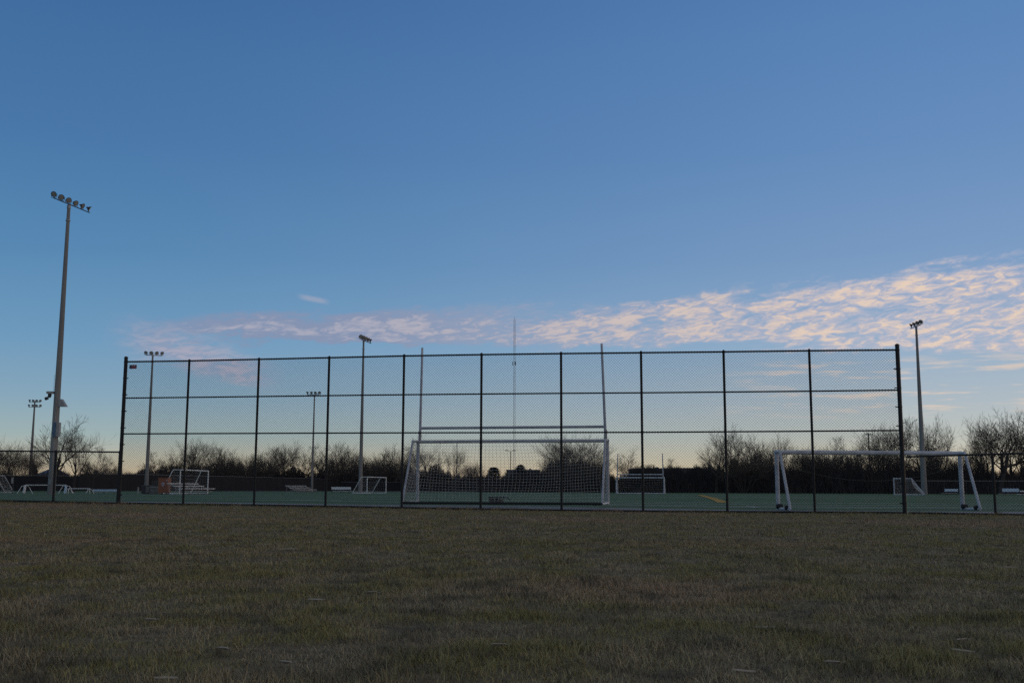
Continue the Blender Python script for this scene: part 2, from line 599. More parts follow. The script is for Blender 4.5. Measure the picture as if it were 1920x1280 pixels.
for px, py, kind, lab in litter:
    d = ray(px, py)
    t = (-0.11 - CAMZ) / d.z
    for _ in range(3):
        p = CAM + d * t
        zg = float(lawn_z(np.array([p.x]), np.array([p.y]))[0]) + 0.028
        t = (zg - CAMZ) / d.z
    p = CAM + d * t
    b = MB()
    s = p.y
    rz = random.uniform(-.6, .6); tl = random.uniform(-.12, .12); cvv = random.uniform(-.07, .07)
    if kind == 'straw':
        ln = 0.014 * s + 0.03; wd = 0.0006 * s
        pts = []
        for i in range(7):
            k = i / 6
            pts.append(((k - .5) * ln, math.sin(k * 3) * ln * cvv, 0.004 + tl * ln * (k - .5)))
        for i in range(6):
            w0 = wd * (0.35 + math.sin(i / 6 * math.pi)); w1 = wd * (0.35 + math.sin((i + 1) / 6 * math.pi))
            a, c = Vector(pts[i]), Vector(pts[i + 1])
            b.quad(a + Vector((0, -w0, -.002)), c + Vector((0, -w1, -.002)), c + Vector((0, w1, .004)), a + Vector((0, w0, .004)))
        o = b.build('reed_blade', M_STRAW)
        tag(o, lab, 'reed blade', 'dead stalks on the lawn')
    else:
        ln = 0.0055 * s + 0.01
        ring = []
        for i in range(11):
            an = 2 * math.pi * i / 11
            rr = ln * (0.55 + 0.45 * abs(math.cos(an))) * (0.85 + .3 * random.random())
            ring.append(Vector((math.cos(an) * rr, math.sin(an) * rr * .5, 0.35 * abs(math.sin(an)) * ln + 0.2 * ln * math.cos(an) ** 2)))
        n0 = len(b.v)
        b.v.append((0, 0, 0)); b.v += [tuple(q) for q in ring]
        for i in range(11): b.f.append((n0, n0 + 1 + i, n0 + 1 + (i + 1) % 11))
        b.tube([(ln * .8, 0, .2 * ln), (ln * 1.5, ln * .1, .35 * ln)], ln * .04, 4)
        o = b.build('dead_leaf', M_LEAF)
        tag(o, lab, 'leaf', 'dead leaves on the lawn')
    o.location = p; o.rotation_euler = (0, 0, rz)


# ------------------------------------------------------------------ chain link fences
def fabric(t0, t1, zb, zt, off=0.0, pitch=0.095, r=0.0040, spikes=0.0):
    """diamond mesh between heights zb(t), zt(t); both families of wires, clipped to the rectangle"""
    b = MB()
    H = float(np.mean([zt(t) - zb(t) for t in np.linspace(t0, t1, 9)]))
    W = t1 - t0
    nrm = FN
    k = math.floor(-H / pitch)
    for fam, sg in ((0, 1), (1, -1)):
        c = -H if sg > 0 else 0.0
        while c < W + (0 if sg > 0 else H):
            # wire: t = c + sg*w , w in 0..H
            if sg > 0:
                w0, w1 = max(0, -c), min(H + spikes, W - c)
            else:
                w0, w1 = max(0, c - W), min(H + spikes, c)
            if w1 - w0 > 0.02:
                n = max(1, int((w1 - w0) / 0.7))
                pts = []
                for i in range(n + 1):
                    w_ = w0 + (w1 - w0) * i / n
                    t = t0 + c + sg * w_
                    z = zb(t) + w_ / H * (zt(t) - zb(t))
                    pts.append(fpt(t, z, off + 0.004 * sg))
                b.tube(pts, r, 3, cap=False)
            c += pitch
    return b


zb_ = lambda t: interp(t, PT, PBASE) + 0.04
zt_ = lambda t: interp(t, PT, PTOP)
fence = thing('backstop_fence', fpt(FLEN / 2, PBASE[5]), 0, 'tall black chain link ball fence of ten bays across the middle', 'fence')


def under(o, parent):
    o.parent = parent
    o.matrix_parent_inverse = Matrix.Translation(-parent.location) if parent.rotation_euler.z == 0 else (Matrix.Translation(parent.location) @ Matrix.Rotation(parent.rotation_euler.z, 4, 'Z')).inverted()
    return o


under(fabric(PT[0], PT[-1], zb_, zt_, -0.055, spikes=0.035).build('chain_link_mesh', M_BLACKMESH), fence)
for i, t in enumerate(PT):
    end = i in (0, 10)
    r = 0.069 if end else 0.043
    top = PTOP[i] + (0.14 if end else 0.0)
    b = MB().tube([fpt(t, PBASE[i] - 0.3), fpt(t, top)], r, 12)
    b.lathe(fpt(t, top), (0, 0, 1), [(0, r * 1.12), (0.03, r * 1.1), (0.06, r * .6), (0.07, r * .1)], 12)
    po = under(b.build('post', M_BLACK, smooth=False), fence)
    if end:
        for q in range(9):
            z = PBASE[i] + 0.35 + q * (top - PBASE[i] - 0.5) / 8
            sgn = 1 if i == 0 else -1
            tb = MB().lathe(fpt(t, z - 0.02), (0, 0, 1), [(0, r * 1.1), (0.04, r * 1.1)], 12)
            tb.box(fpt(t + sgn * (r + 0.04), z, -0.03), (0.09, 0.02, 0.035), FANG)
            o = tb.build('tension_band', M_BLACK)
            o.parent = po
            o.matrix_parent_inverse = Matrix.Translation(-fence.location)
            o.matrix_parent_inverse = Matrix.Identity(4)
for zs, r in ((PTOP, 0.030), (PMID, 0.026), (PLOW, 0.026), ([z + 0.05 for z in PBASE], 0.030)):
    under(MB().tube([fpt(t, z, 0.02) for t, z in zip(PT, zs)], r, 8).build('rail', M_BLACK), fence)


# lower fences at either side, on the same line
def low_fence(t0, t1, posts, rail_z, label, thick=0.03):
    tm = (t0 + t1) / 2
    f = thing('chain_link_fence', fpt(tm, base_z(tm)), 0, label, 'fence', 'low fences beside the tall fence')
    under(fabric(t0, t1, lambda t: base_z(t) + 0.04, rail_z, -0.045).build('chain_link_mesh', M_BLACKMESH), f)
    for t, r in posts:
        b = MB().tube([fpt(t, base_z(t) - .3), fpt(t, rail_z(t) + 0.01)], r, 10)
        b.lathe(fpt(t, rail_z(t)), (0, 0, 1), [(0, r * 1.15), (0.03, r * 1.1), (0.055, r * .5)], 10)
        under(b.build('post', M_BLACK), f)
    ts = np.linspace(t0, t1, 12)
    under(MB().tube([fpt(t, rail_z(t), 0.02) for t in ts], thick, 8).build('rail', M_BLACK), f)
    under(MB().tube([fpt(t, base_z(t) + 0.05, 0.02) for t in ts], thick, 8).build('rail', M_BLACK), f)
    return f


tE = fence_t(219.3, 944)
zA = at(221, 847, fpt(tE).y).z
zB = at(0, 845, fpt(fence_t(0)).y).z
tzero = fence_t(0)
low_fence(TL0, tE, [(TL0, .04), (fence_t(99.5, 942), .05), (tE, .035)], lambda t: interp(t, [TL0, tzero, tE], [zB, zB, zA]),
          'low black chain link fence meeting the left end of the tall fence')
tS = fence_t(1704, 963)
zA2 = at(1703, 856, fpt(tS).y).z
zB2 = at(1920, 849.5, fpt(fence_t(1920)).y).z
t19 = fence_t(1920)
low_fence(tS, TR0, [(fence_t(1867, 966), .042), (TR0, .04)], lambda t: interp(t, [tS, t19, TR0], [zA2, zB2, zB2]),
          'low black chain link fence running right from the tall fence end post')

# the small sign under the top rail of the first bay
pY = fpt(fence_t(249)).y
sg = thing('sign', at(249.5, 687.5, pY - 0.10), FANG, 'small dark red sign wired under the top rail, left bay', 'sign')
wS, hS = 0.30, 0.15
MB().box((0, 0, 0), (wS, 0.006, hS)).build('panel', M_SIGNRED, sg)
MB().box((-wS * .34, -0.0045, 0), (wS * .30, 0.003, hS * .96)).build('dark_field', M_SIGNDARK, sg)
b = MB()
b.prism([(-.055, -.0035, 0.00), (-.02, -.0035, .045), (-.028, -.0035, .0), (-.008, -.0035, -.03)], (0, -.003, 0))
b.prism([(.01, -.0035, .04), (.12, -.0035, .04), (.12, -.0035, .028), (.01, -.0035, .028)], (0, -.002, 0))
b.prism([(.02, -.0035, -.01), (.11, -.0035, -.01), (.11, -.0035, -.02), (.02, -.0035, -.02)], (0, -.002, 0))
b.build('marking', M_SIGNPALE, sg)


# ------------------------------------------------------------------ goals
def goal(label, loc, rz, w, h, dt, db, pr, br, net=None, uprights=None, dark_bar=False, rope=False, weights=False, cat='soccer goal', group=None, mw=None, wob=1, backbar=True):
    """local x along the mouth, +y towards the back; origin at mouth centre on the ground"""
    mw = mw or M_GOALWHITE
    g = thing('soccer_goal' if not uprights else 'combination_goal', loc, rz, label, cat, group)
    for s in (-1, 1):
        MB().tube([(s * w / 2, 0, 0), (s * w / 2, 0, h - pr)], pr, 10).build('post', mw, g)
        b = MB().tube([(s * w / 2, 0.0, h - pr), (s * w / 2, dt, h - pr), (s * w / 2, dt + .06, h - .1 - pr), (s * w / 2, db, 0.04)], br, 8)
        b.build('back_stay', mw, g)
        MB().tube([(s * w / 2, 0, 0.045), (s * w / 2, db, 0.045)], br, 8).build('ground_bar', mw if not dark_bar else M_WHITE, g)
    MB().tube([(-w / 2 - pr, 0, h - pr), (w / 2 + pr, 0, h - pr)], pr, 10).build('crossbar', mw, g)
    if backbar: MB().tube([(-w / 2, db, 0.045), (w / 2, db, 0.045)], br * 1.1, 8).build('ground_bar', M_BLACK if dark_bar else mw, g)
    if net:
        sp, r = net
        b = MB()
        nx, nz = int(w / sp), int(math.hypot(h, db - dt) / sp)
        rnd = random.Random(3)

        def back(u, k):
            # sagging back sheet, k = 0 top, 1 ground
            sag = math.sin(k * math.pi)
            x = (u - .5) * w + wob * (0.16 * sag * math.sin(u * 9 + 1.2) - 0.22 * k * (1 - (2 * u - 1) ** 2))
            y = dt + (db - dt) * k - 0.28 * sag * (1 - .4 * abs(2 * u - 1)) + 0.04 * math.sin(u * 23)
            z = (h - pr) * (1 - k) + 0.05 - 0.16 * sag * (1 - (2 * u - 1) ** 2)
            return Vector((x, y, max(0.03, z)))
        for i in range(nx + 1):
            b.tube([back(i / nx, j / 12) for j in range(13)], r, 3, cap=False)
        for j in range(nz + 1):
            b.tube([back(i / 28, j / nz) for i in range(29)], r, 3, cap=False)
        # top sheet
        for i in range(nx + 1):
            x = (i / nx - .5) * w
            b.tube([(x, 0, h - pr), (x, dt, h - pr + .02)], r, 3, cap=False)
        for q in range(1, max(2, int(dt / sp))):
            b.tube([(-w / 2, q * sp, h - pr), (0, q * sp, h - pr - .05), (w / 2, q * sp, h - pr)], r, 3, cap=False)
        # side sheets
        for s in (-1, 1):
            n1 = int(h / sp)
            for j in range(1, n1 + 1):
                k = j / n1
                yb = dt + (db - dt) * k
                b.tube([(s * w / 2, 0.02, (h - pr) * (1 - k) + .04), (s * (w / 2 + .02 * math.sin(j)), yb * .5, (h - pr) * (1 - k) - .01), (s * w / 2, yb, (h - pr) * (1 - k) + .04)], r, 3, cap=False)
            n2 = int(db / sp)
            for j in range(1, n2 + 1):
                y = j * sp
                ztop = (h - pr) if y < dt else (h - pr) * (1 - (y - dt) / (db - dt))
                if ztop > 0.1:
                    b.tube([(s * w / 2, y, .04), (s * (w / 2 + .015), y, ztop * .5), (s * w / 2, y, ztop)], r, 3, cap=False)
        b.build('net', M_NET, g)
    if rope:
        pts = []
        for i in range(25):
            k = i / 24
            pts.append(((k - .5) * w, dt * .5, h - 0.45 - 1.9 * (k - k * k) * 1.35))
        MB().tube(pts, 0.004, 4).build('sagging_cord', M_GREYBOX, g)
    if weights:
        for s in (-1, 1):
            for q, (yy, zz, rr) in enumerate(((0.14, .13, .095), (db - .2, .10, .09))):
                b = MB().lathe((s * w / 2 - .12, yy, zz), (1, 0, 0), [(0, rr * .6), (.03, rr * .9), (.12, rr), (.21, rr * .9), (.24, rr * .6)], 10)
                b.build('ballast_bag', M_BLACK, g)
    if uprights:
        uw, bar, top, ur = uprights
        for s in (-1, 1):
            o = MB().tube([(s * uw / 2, 0, h - 2 * pr + .02), (s * (uw / 2 - (.045 if s > 0 else .12)), 0, top)], [ur * 1.1, ur * .9], 10).build('upright', mw, g)
            MB().tube([(s * uw / 2, 0, h + .01), (s * uw / 2, 0, bar - .12)], ur * 1.2, 10).build('sleeve', M_OLDALU, o)
        MB().tube([(-uw / 2, 0, bar), (uw / 2, 0, bar)], ur * 1.05, 10).build('football_crossbar', mw, g)
    return g


def place2(pxa, Ya, pxb, Yb):
    a = Vector((xat(pxa, Ya), Ya, 0)); b = Vector((xat(pxb, Yb), Yb, 0))
    d = b - a
    return a, b, (a + b) / 2, math.atan2(d.y, d.x), d.length


# near combination goal: mouth faces away from us, so local +y points to the camera
Ya = 41.7; Yb = Ya - 1.42
a, b_, mid, ang, wl = place2(782.5, Ya, 1140, Yb)
mid.z = fz(mid.x, mid.y) + 0.0
zlo = at(782.5, 942.5, Ya).z; zhi = at(1144, 946.0, Yb).z
mid.z = (zlo + zhi) / 2
print('GOAL', wl, zlo, zhi, fz(a.x, a.y), fz(b_.x, b_.y), uv(mid))
hg = (at(782, 823.5, Ya).z + at(1140, 824.5, Yb).z) / 2 - mid.z
up_top = at(791.5, 652, Ya).z - mid.z
up_bar = at(960, 801, (Ya + Yb) / 2).z - mid.z
print('GOALH', hg, up_top, up_bar)
g1 = goal('large white soccer goal with sagging net and tall football uprights, right behind the fence', mid, ang + math.pi, wl, hg, 0.75, 2.0, 0.062, 0.042,
          net=(0.125, 0.0040), uprights=(wl - .13, up_bar, up_top, 0.050), dark_bar=True, weights=False, cat='goal')

# dark trolley standing before its net
tb_p = at(933, 947.5, 43.5)
tr = thing('equipment_trolley', (tb_p.x, tb_p.y, fz(tb_p.x, tb_p.y)), FANG, 'low dark wooden trolley standing on the turf inside the large goal', 'trolley')
MB().box((0, 0, .27), (.70, .42, .06)).build('top_board', M_DARKMETAL, tr)
for x in (-.26, .0): MB().box((x, 0, .13), (.10, .36, .22)).build('leg', M_DARKMETAL, tr)
MB().box((-.13, .05, .11), (.16, .2, .18)).build('crate', M_GREYBOX, tr)
MB().box((.15, .05, .11), (.18, .2, .18)).build('crate', M_GREYBOX, tr)
MB().tube([(.33, 0, .28), (.48, 0, .22), (.50, 0, .15)], .03, 6).build('handle', M_DARKMETAL, tr)

# right-hand goal without a net
Ya = 38.6; Yb = 39.3
a, b_, mid, ang, wl = place2(1459, Ya, 1805, Yb)
zlo = at(1459, 955.5, Ya).z; zhi = at(1805, 955.8, Yb).z
mid.z = (zlo + zhi) / 2
hg = (at(1458, 843, Ya).z + at(1803, 846, Yb).z) / 2 - mid.z
print('GOAL2', wl, hg, zlo, zhi, uv(mid), fz(mid.x, mid.y))
goal('white goal frame without net, slack cord across it, behind the fence end post', mid, ang + math.pi, wl, hg, 0.34, 1.2, 0.078, 0.055,
     rope=True, backbar=False, weights=True, mw=M_GOALWHITE)

# far combination goal
Ya = 156.5; Yb = Ya - 1.4
a, b_, mid, ang, wl = place2(1156, Ya, 1245.5, Yb)
hf = at(1156, 894.0, Ya).z; bf = at(1156, 889.3, Ya).z; tf = at(1154, 850, Ya).z
goal('small looking white combination goal at the far end of the turf', mid, ang, wl, hf, .8, 2.0, 0.10, 0.07, net=(0.35, 0.006), uprights=(wl - .25, bf, tf, 0.075), cat='goal')

# training goals on the touchlines
a = Vector((xat(336.5, 109.3), 109.3, 0)); e = Vector((xat(389, 116.3), 116.3, 0))
m_ = (a + e) / 2; ang = math.atan2(e.y - a.y, e.x - a.x)
goal('white training goal behind the front bleachers, facing right', m_, ang, (e - a).length, 2.5, .8, 1.9, .06, .045, net=(0.3, 0.003), mw=M_WHITE, group='training goals beside the turf')
a = Vector((xat(688, 137), 137, 0)); e = Vector((xat(723.5, 143.2), 143.2, 0))
m_ = (a + e) / 2; ang = math.atan2(e.y - a.y, e.x - a.x)
goal('white training goal just right of the middle floodlight pole', m_, ang, (e - a).length, 2.13, .8, 2.0, .06, .045, net=(0.3, 0.003), mw=M_WHITE, group='training goals beside the turf')
a = Vector((xat(1677, 136), 136, 0)); e = Vector((xat(1677, 142), 142, 0))
m_ = (a + e) / 2; ang = math.atan2(e.y - a.y, e.x - a.x)
goal('white training goal facing left, beside the right floodlight pole', m_, ang + math.pi, (e - a).length, 2.15, 2.1, 3.6, .07, .055, net=(0.2, 0.004), mw=M_GOALWHITE, group='training goals beside the turf')
a = Vector((xat(-26, 118), 118, 0)); e = Vector((xat(-8, 124.5), 124.5, 0))
m_ = (a + e) / 2; ang = math.atan2(e.y - a.y, e.x - a.x)
goal('white training goal cut by the left picture edge', m_, ang + math.pi, (e - a).length, 2.0, .8, 1.9, .05, .05, net=(0.3, 0.003), mw=M_OLDALU, group='training goals beside the turf')


# low frames on the left
def low_goal(pa, pb, py0, py1, Y, label, bundle, splay):
    A = at(pa, py1, Y); B = at(pb, py1, Y)
    w = B.x - A.x
    h = at((pa + pb) / 2, py0, Y).z
    g = thing('low_training_goal', ((A.x + B.x) / 2, Y, 0), 0, label, 'training goal', 'low white frames at the left')
    r = 0.045
    MB().tube([(-w / 2, 0, h - r), (w / 2, 0, h - r)], r, 8).build('crossbar', M_WHITE, g)
    for s in (-1, 1):
        o = MB().tube([(s * w / 2, 0, h - r), (s * w / 2, 0, 0)], r, 8).build('post', M_WHITE, g)
        for sx, sy in ((-1, -.35), (1, .5)):
            MB().tube([(s * w / 2, 0, h - .1), (s * w / 2 + sx * splay * .45, sy * .4, h - .16), (s * w / 2 + sx * splay, sy, 0)], r * .75, 8).build('leg', M_WHITE, g)
        if bundle:
            bb = MB()
            bb.tube([(s * w / 2 + .02, -.05, h - .06), (s * w / 2 + .03, -.1, h * .55), (s * w / 2 - .02, -.12, .05)], [.09, .13, .15], 9)
            bb.build('gathered_net', M_ALUBLUE if s > 0 else M_WHITE, g)
    return g


low_goal(46, 123, 908.2, 925.2, 112, 'wide low white frame with gathered netting at both ends, left of the big pole', True, .62)
low_goal(128, 168, 914.8, 926.2, 114, 'smallest low white frame, between the wide low frame and the blue bench', False, .28)
p = at(23.5, 926, 120)
sp_ = thing('sign_post', (p.x, p.y, 0), 0, 'thin dark post carrying a narrow white plate, at the left edge', 'sign post')
MB().tube([(0, 0, 0), (0, 0, 1.85)], .05, 8).build('post', M_DARKMETAL, sp_)
MB().box((-.09, -.07, 1.4), (.22, .03, .66)).build('plate', M_OLDALU, sp_)


# ------------------------------------------------------------------ benches and bleachers
def bench(pa, pb, pyt, pyb, pys, Y, seat_px, label, mback, rz=0.0, legs=3):
    A, B = at(pa, pyt, Y), at(pb, pyt, Y)
    w = B.x - A.x
    zt, zb = A.z, at(pa, pyb, Y).z
    sA, sB = at(seat_px[0], pys, Y - .45), at(seat_px[1], pys, Y - .45)
    g = thing('team_bench', ((A.x + B.x) / 2, Y, 0), 0, label, 'bench', 'team benches beside the turf')
    MB().box((0, 0, (zt + zb) / 2), (w, .04, zt - zb)).build('backrest', mback, g)
    cx = (sA.x + sB.x) / 2 - (A.x + B.x) / 2
    sw = sB.x - sA.x
    MB().box((cx, -.42, sA.z), (sw, .28, .05)).build('seat', M_ALU if mback is not M_ALUBLUE else M_OLDALU, g)
    for i in range(legs):
        x = (i / (legs - 1) - .5) * w * .86
        b = MB().tube([(x, .03, zt - .05), (x, .03, 0)], .025, 6)
        b.tube([(x, .03, sA.z - .05), (x, -.5, sA.z - .05), (x, -.5, 0)], .025, 6)
        b.build('leg', M_DARKMETAL, g)
    return g


bench(174, 219, 916.8, 920.4, 922.2, 118, (174, 219), 'long pale blue bench just left of the tall fence end post', M_ALUBLUE)
bench(621.5, 658, 912.4, 917.2, 919.8, 140, (624, 661), 'bright white bench between the second bleachers and a training goal', M_ALU)
bench(1771, 1796, 916.0, 921.0, 924.0, 138, (1765, 1796), 'pale blue bench seen between right floodlight pole and right goal post', M_ALUBLUE)
bench(1879, 1910.5, 915.3, 921.6, 925.3, 118, (1873, 1912), 'pale blue bench at the right edge, behind the low right fence', M_ALUBLUE)
bench(1912, 1965, 919.2, 921.5, 926.2, 116, (1908, 1965), 'pale plank bench cut by the right picture edge', M_ALU)


def bleacher(px, Y, L, label, rows=3, step=.62, h0=.47, dh=.27):
    """rows run away from us along the field, seats face right"""
    x = xat(px, Y)
    g = thing('bleachers', (x, Y, 0), math.atan2(FN.y, FN.x), label, 'bleachers', 'bleachers on the left touchline')
    for k in range(rows):
        y = -(k) * step                     # local +x up the field, -y to the right
        z = h0 + (rows - 1 - k) * dh
        ex = 0.0 if k < 2 else 1.2
        MB().box((L / 2 + ex * .5, y, z), (L + ex, .26, .08)).build('seat', M_ALU, g)
        if k < rows:
            MB().box((L / 2, y - .36, z - .25), (L, .24, .04)).build('footboard', M_OLDALU, g)
    for i in range(4):
        xx = .3 + i * (L - .6) / 3
        b = MB()
        yb = -(rows - 1) * step
        b.tube([(xx, .1, 0.02), (xx, yb - .35, 0.02)], .03, 6)
        b.tube([(xx, yb, h0), (xx, 0, h0 + (rows - 1) * dh)], .025, 6)
        for k in range(rows):
            b.tube([(xx, -k * step, 0.02), (xx, -k * step, h0 + (rows - 1 - k) * dh)], .025, 6)
        b.tube([(xx, .05, h0 + (rows - 1) * dh), (xx, yb, .05)], .02, 6)
        b.build('frame', M_OLDALU, g)
    return g


bleacher(314, 101.5, 5.8, 'three row metal bleachers right of the orange cabinet', h0=.55, dh=.24)
bleacher(536, 166, 8.0, 'farther metal bleachers left of the slim floodlight pole', h0=.42, dh=.30, step=.66)

# storage around the second floodlight pole
p = at(308, 921, 104)
ob = thing('storage_cabinet', (p.x, p.y, 0), -.05, 'upright orange cabinet with a pale crest on its front', 'cabinet')
h_ = at(308, 896, 104).z
w_ = 18.2 / 2000 * 104
b = MB().box((0, 0, .14 + (h_ - .14) / 2), (w_, .8, h_ - .14)); b.build('body', M_ORANGE, ob)
MB().box((0, 0, h_ + .02), (w_ + .05, .85, .04)).build('lid', M_ORANGE, ob)
b = MB()
for x in (-.32, .32):
    for y in (-.3, .3): b.box((x, y, .07), (.12, .12, .14))
b.build('foot', M_GREYBOX, ob)
b = MB()
cz = .14 + (h_ - .14) * .56
b.prism([(-.15, -.402, cz + .20), (.15, -.402, cz + .20), (.15, -.402, cz + .02), (.07, -.402, cz - .14), (0, -.402, cz - .2), (-.07, -.402, cz - .14), (-.15, -.402, cz + .02)], (0, -.006, 0))
cr = b.build('crest', M_CREST, ob)
b = MB()
b.box((0, -.412, cz + .06), (.20, .006, .05)).box((0, -.416, cz - .02), (.04, .006, .24))
b.build('crest_cross', M_ORANGE, cr)
MB().box((w_ * .38, -.405, h_ - .22), (.1, .01, .14)).build('notice', M_SIGNPALE, ob)

p = at(290.5, 923, 107)
gb = thing('deck_box', (p.x, p.y, 0), 0, 'low grey box with a pale lid, left of the orange cabinet', 'box')
w_ = 15.5 / 2000 * 107
MB().box((0, 0, .33), (w_, .7, .66)).build('body', M_GREYBOX, gb)
MB().box((0, 0, .71), (w_ + .04, .76, .08)).build('lid', M_CABGREY, gb)
MB().box((0, -.36, .33), (w_ * .96, .02, .05)).build('rim', M_CABGREY, gb)
p = at(292.5, 909, 107)
cg = thing('wire_cage', (p.x, p.y, .752), 0, 'dark wire cage standing on the low grey box', 'cage')
b = MB()
for x in (-.3, -.1, .1, .3):
    for y in (-.28, .28): b.tube([(x, y, 0), (x, y, .58)], .014, 5)
for z in (.02, .2, .38, .57):
    b.tube([(-.3, -.28, z), (.3, -.28, z), (.3, .28, z), (-.3, .28, z), (-.3, -.28, z)], .012, 5)
b.build('wire_frame', M_GREYBOX, cg)
MB().box((0, 0, .2), (.5, .45, .36)).build('stored_bag', M_DARKBOX, cg)
p = at(276, 924, 112)
eb = thing('utility_cabinet', (p.x, p.y, 0), 0, 'dark grey cabinet at the foot of the floodlight pole beside the box', 'cabinet')
w_ = 18 / 2000 * 112
MB().box((0, 0, .42), (w_, .6, .84)).build('body', M_DARKBOX, eb)
MB().box((0, 0, .86), (w_ + .06, .66, .05)).build('lid', M_GREYBOX, eb)
MB().box((.1, -.31, .45), (.36, .02, .66)).build('door', M_GREYBOX, eb)
p = at(258.7, 924, 110)
bo = thing('bollard', (p.x, p.y, 0), 0, 'short pale bollard left of the dark grey cabinet', 'bollard')
MB().tube([(0, 0, 0), (0, 0, .66)], .075, 10).build('shaft', M_CABGREY, bo)
MB().lathe((0, 0, .66), (0, 0, 1), [(0, .085), (.05, .08), (.08, .03)], 10).build('cap', M_GREYBOX, bo)


# ------------------------------------------------------------------ floodlight poles
def floodlight(parent, c, az, tilt, r=.30):
    """round floodlight: bowl, rim and glass; faces az (radians), tilted down"""
    ax = Vector((math.cos(az) * math.cos(tilt), math.sin(az) * math.cos(tilt), -math.sin(tilt)))
    b = MB().lathe(Vector(c) - ax * r * .9, ax, [(0, r * .22), (r * .12, r * .38), (r * .45, r * .7), (r * .8, r * .95), (r * .92, r), (r, r)], 14)
    side = ax.cross(Vector((0, 0, 1))).normalized()
    for s in (-1, 1):
        b.tube([Vector(c) + side * s * r * 1.05 - ax * r * .3, Vector(c) + side * s * r * .9 + Vector((0, 0, -r * 1.25)) - ax * r * .3], r * .07, 5)
    b.tube([Vector(c) + side * r * .9 + Vector((0, 0, -r * 1.25)) - ax * r * .3, Vector(c) - side * r * .9 + Vector((0, 0, -r * 1.25)) - ax * r * .3], r * .08, 5)
    b.box(Vector(c) - ax * r * 1.0 - Vector((0, 0, 0)), (r * .5, r * .5, r * .4), az)
    o = b.build('floodlight', M_DARKMETAL, parent)
    MB().lathe(Vector(c) + ax * r * .095, ax, [(0, r * .82), (r * .02, r * .80), (r * .05, r * .4)], 14).build('lens', M_GLASS, o)
    return o


def light_pole(px, py_base, py_top, px_top, Y, r0, r1, arms, label, m=None, z0=0.0):
    x = at(px, py_base, Y).x
    top = at(px_top, py_top, Y)
    g = thing('floodlight_pole', (x, Y, z0), 0, label, 'floodlight pole', 'floodlight poles around the field')
    H = top.z - z0
    MB().tube([(0, 0, 0), (0, 0, H * .33), (0, 0, H * .66), (0, 0, H)], [r0, r0 + (r1 - r0) * .33, r0 + (r1 - r0) * .66, r1], 16).build('pole', m or M_CONC, g, smooth=False)
    MB().lathe((0, 0, H * .955), (0, 0, 1), [(0, r1 * 1.5), (.08, r1 * 1.5)], 14).build('collar', M_STEEL, g)
    MB().lathe((0, 0, H), (0, 0, 1), [(0, r1 * 1.25), (.3, r1 * 1.2), (.36, r1 * .7)], 14).build('cap', M_STEEL, g)
    for (dz, A, B, n, az0, az1, lr) in arms:
        A, B = Vector(A), Vector(B)
        A.z = B.z = H + dz
        b = MB().tube([A, B], .055 * lr / .3, 8)
        arm = b.build('crossarm', M_DARKMETAL, g)
        for i in range(n):
            k = (i + .0) / (n - 1)
            c = A.lerp(B, k) + Vector((0, 0, lr * 1.3))
            a_ = az0 + (az1 - az0) * k
            o = floodlight(g, c, a_, R(28), lr)
    return g


D = lambda deg: math.radians(deg)
gA = light_pole(96.2, 924, 391, 131.7, 96, .34, .145,
                [(0.35, (-.42, -2.35, 0), (.80, 2.8, 0), 6, D(-95), D(20), .27)],
                'tallest concrete floodlight pole at far left, carrying six lamps and a camera')
Hb = at(104, 742, 96).z
wA = .255
b = MB().lathe((0, 0, at(105, 738, 96).z), (0, 0, 1), [(0, wA * 1.02), (.09, wA * 1.02)], 16)
b.build('steel_band', M_STEEL, gA)
MB().lathe((0, 0, at(104, 748.5, 96).z), (0, 0, 1), [(0, wA * 1.04), (.09, wA * 1.04)], 16).build('steel_band', M_STEEL, gA)
zc = at(96, 736, 96).z
cb = MB().box((-.55, -.1, zc), (.62, .5, .20)).build('camera_housing', M_CABGREY, gA)
MB().lathe((-.62, -.15, zc - .1), (0, 0, -1), [(0, .16), (.2, .16), (.34, .10), (.38, .02)], 12).build('dome_camera', M_DARKMETAL, cb)
MB().lathe((-.74, -.15, zc - .48), (-.4, -.3, -.2), [(0, .13), (.26, .15), (.3, .1)], 12).build('bullet_camera', M_DARKMETAL, cb)
MB().tube([(.08, -.30, 1.0), (.08, -.30, Hb - .5)], .022, 6).build('conduit', M_STEEL, gA)
MB().box((-.05, -.345, 1.1), (.22, .06, .5)).build('access_hatch', M_STEEL, gA)
MB().tube([(-.35, 0, zc + .1), (-.37, 0, zc + 1.6)], .012, 5).build('antenna', M_DARKMETAL, gA)
zf1, zf0 = at(112, 748, 96).z, at(112, 762, 96).z
fb = MB()
fb.prism([(.22, -.22, zf1), (.46, -.22, zf1), (.92, -.22, zf0), (.22, -.22, zf0)], (0, .5, 0))
fb.build('sloping_box', M_CABGREY, gA)
zk1, zk0 = at(109, 792, 96).z, at(109, 819, 96).z
MB().box((.10, -.36, (zk1 + zk0) / 2), (.26, .2, zk1 - zk0)).build('cabinet', M_CABBLUE, gA)
MB().box((.37, -.2, (zk1 + zk0) / 2), (.28, .4, zk1 - zk0)).build('cabinet', M_CABGREY, gA)

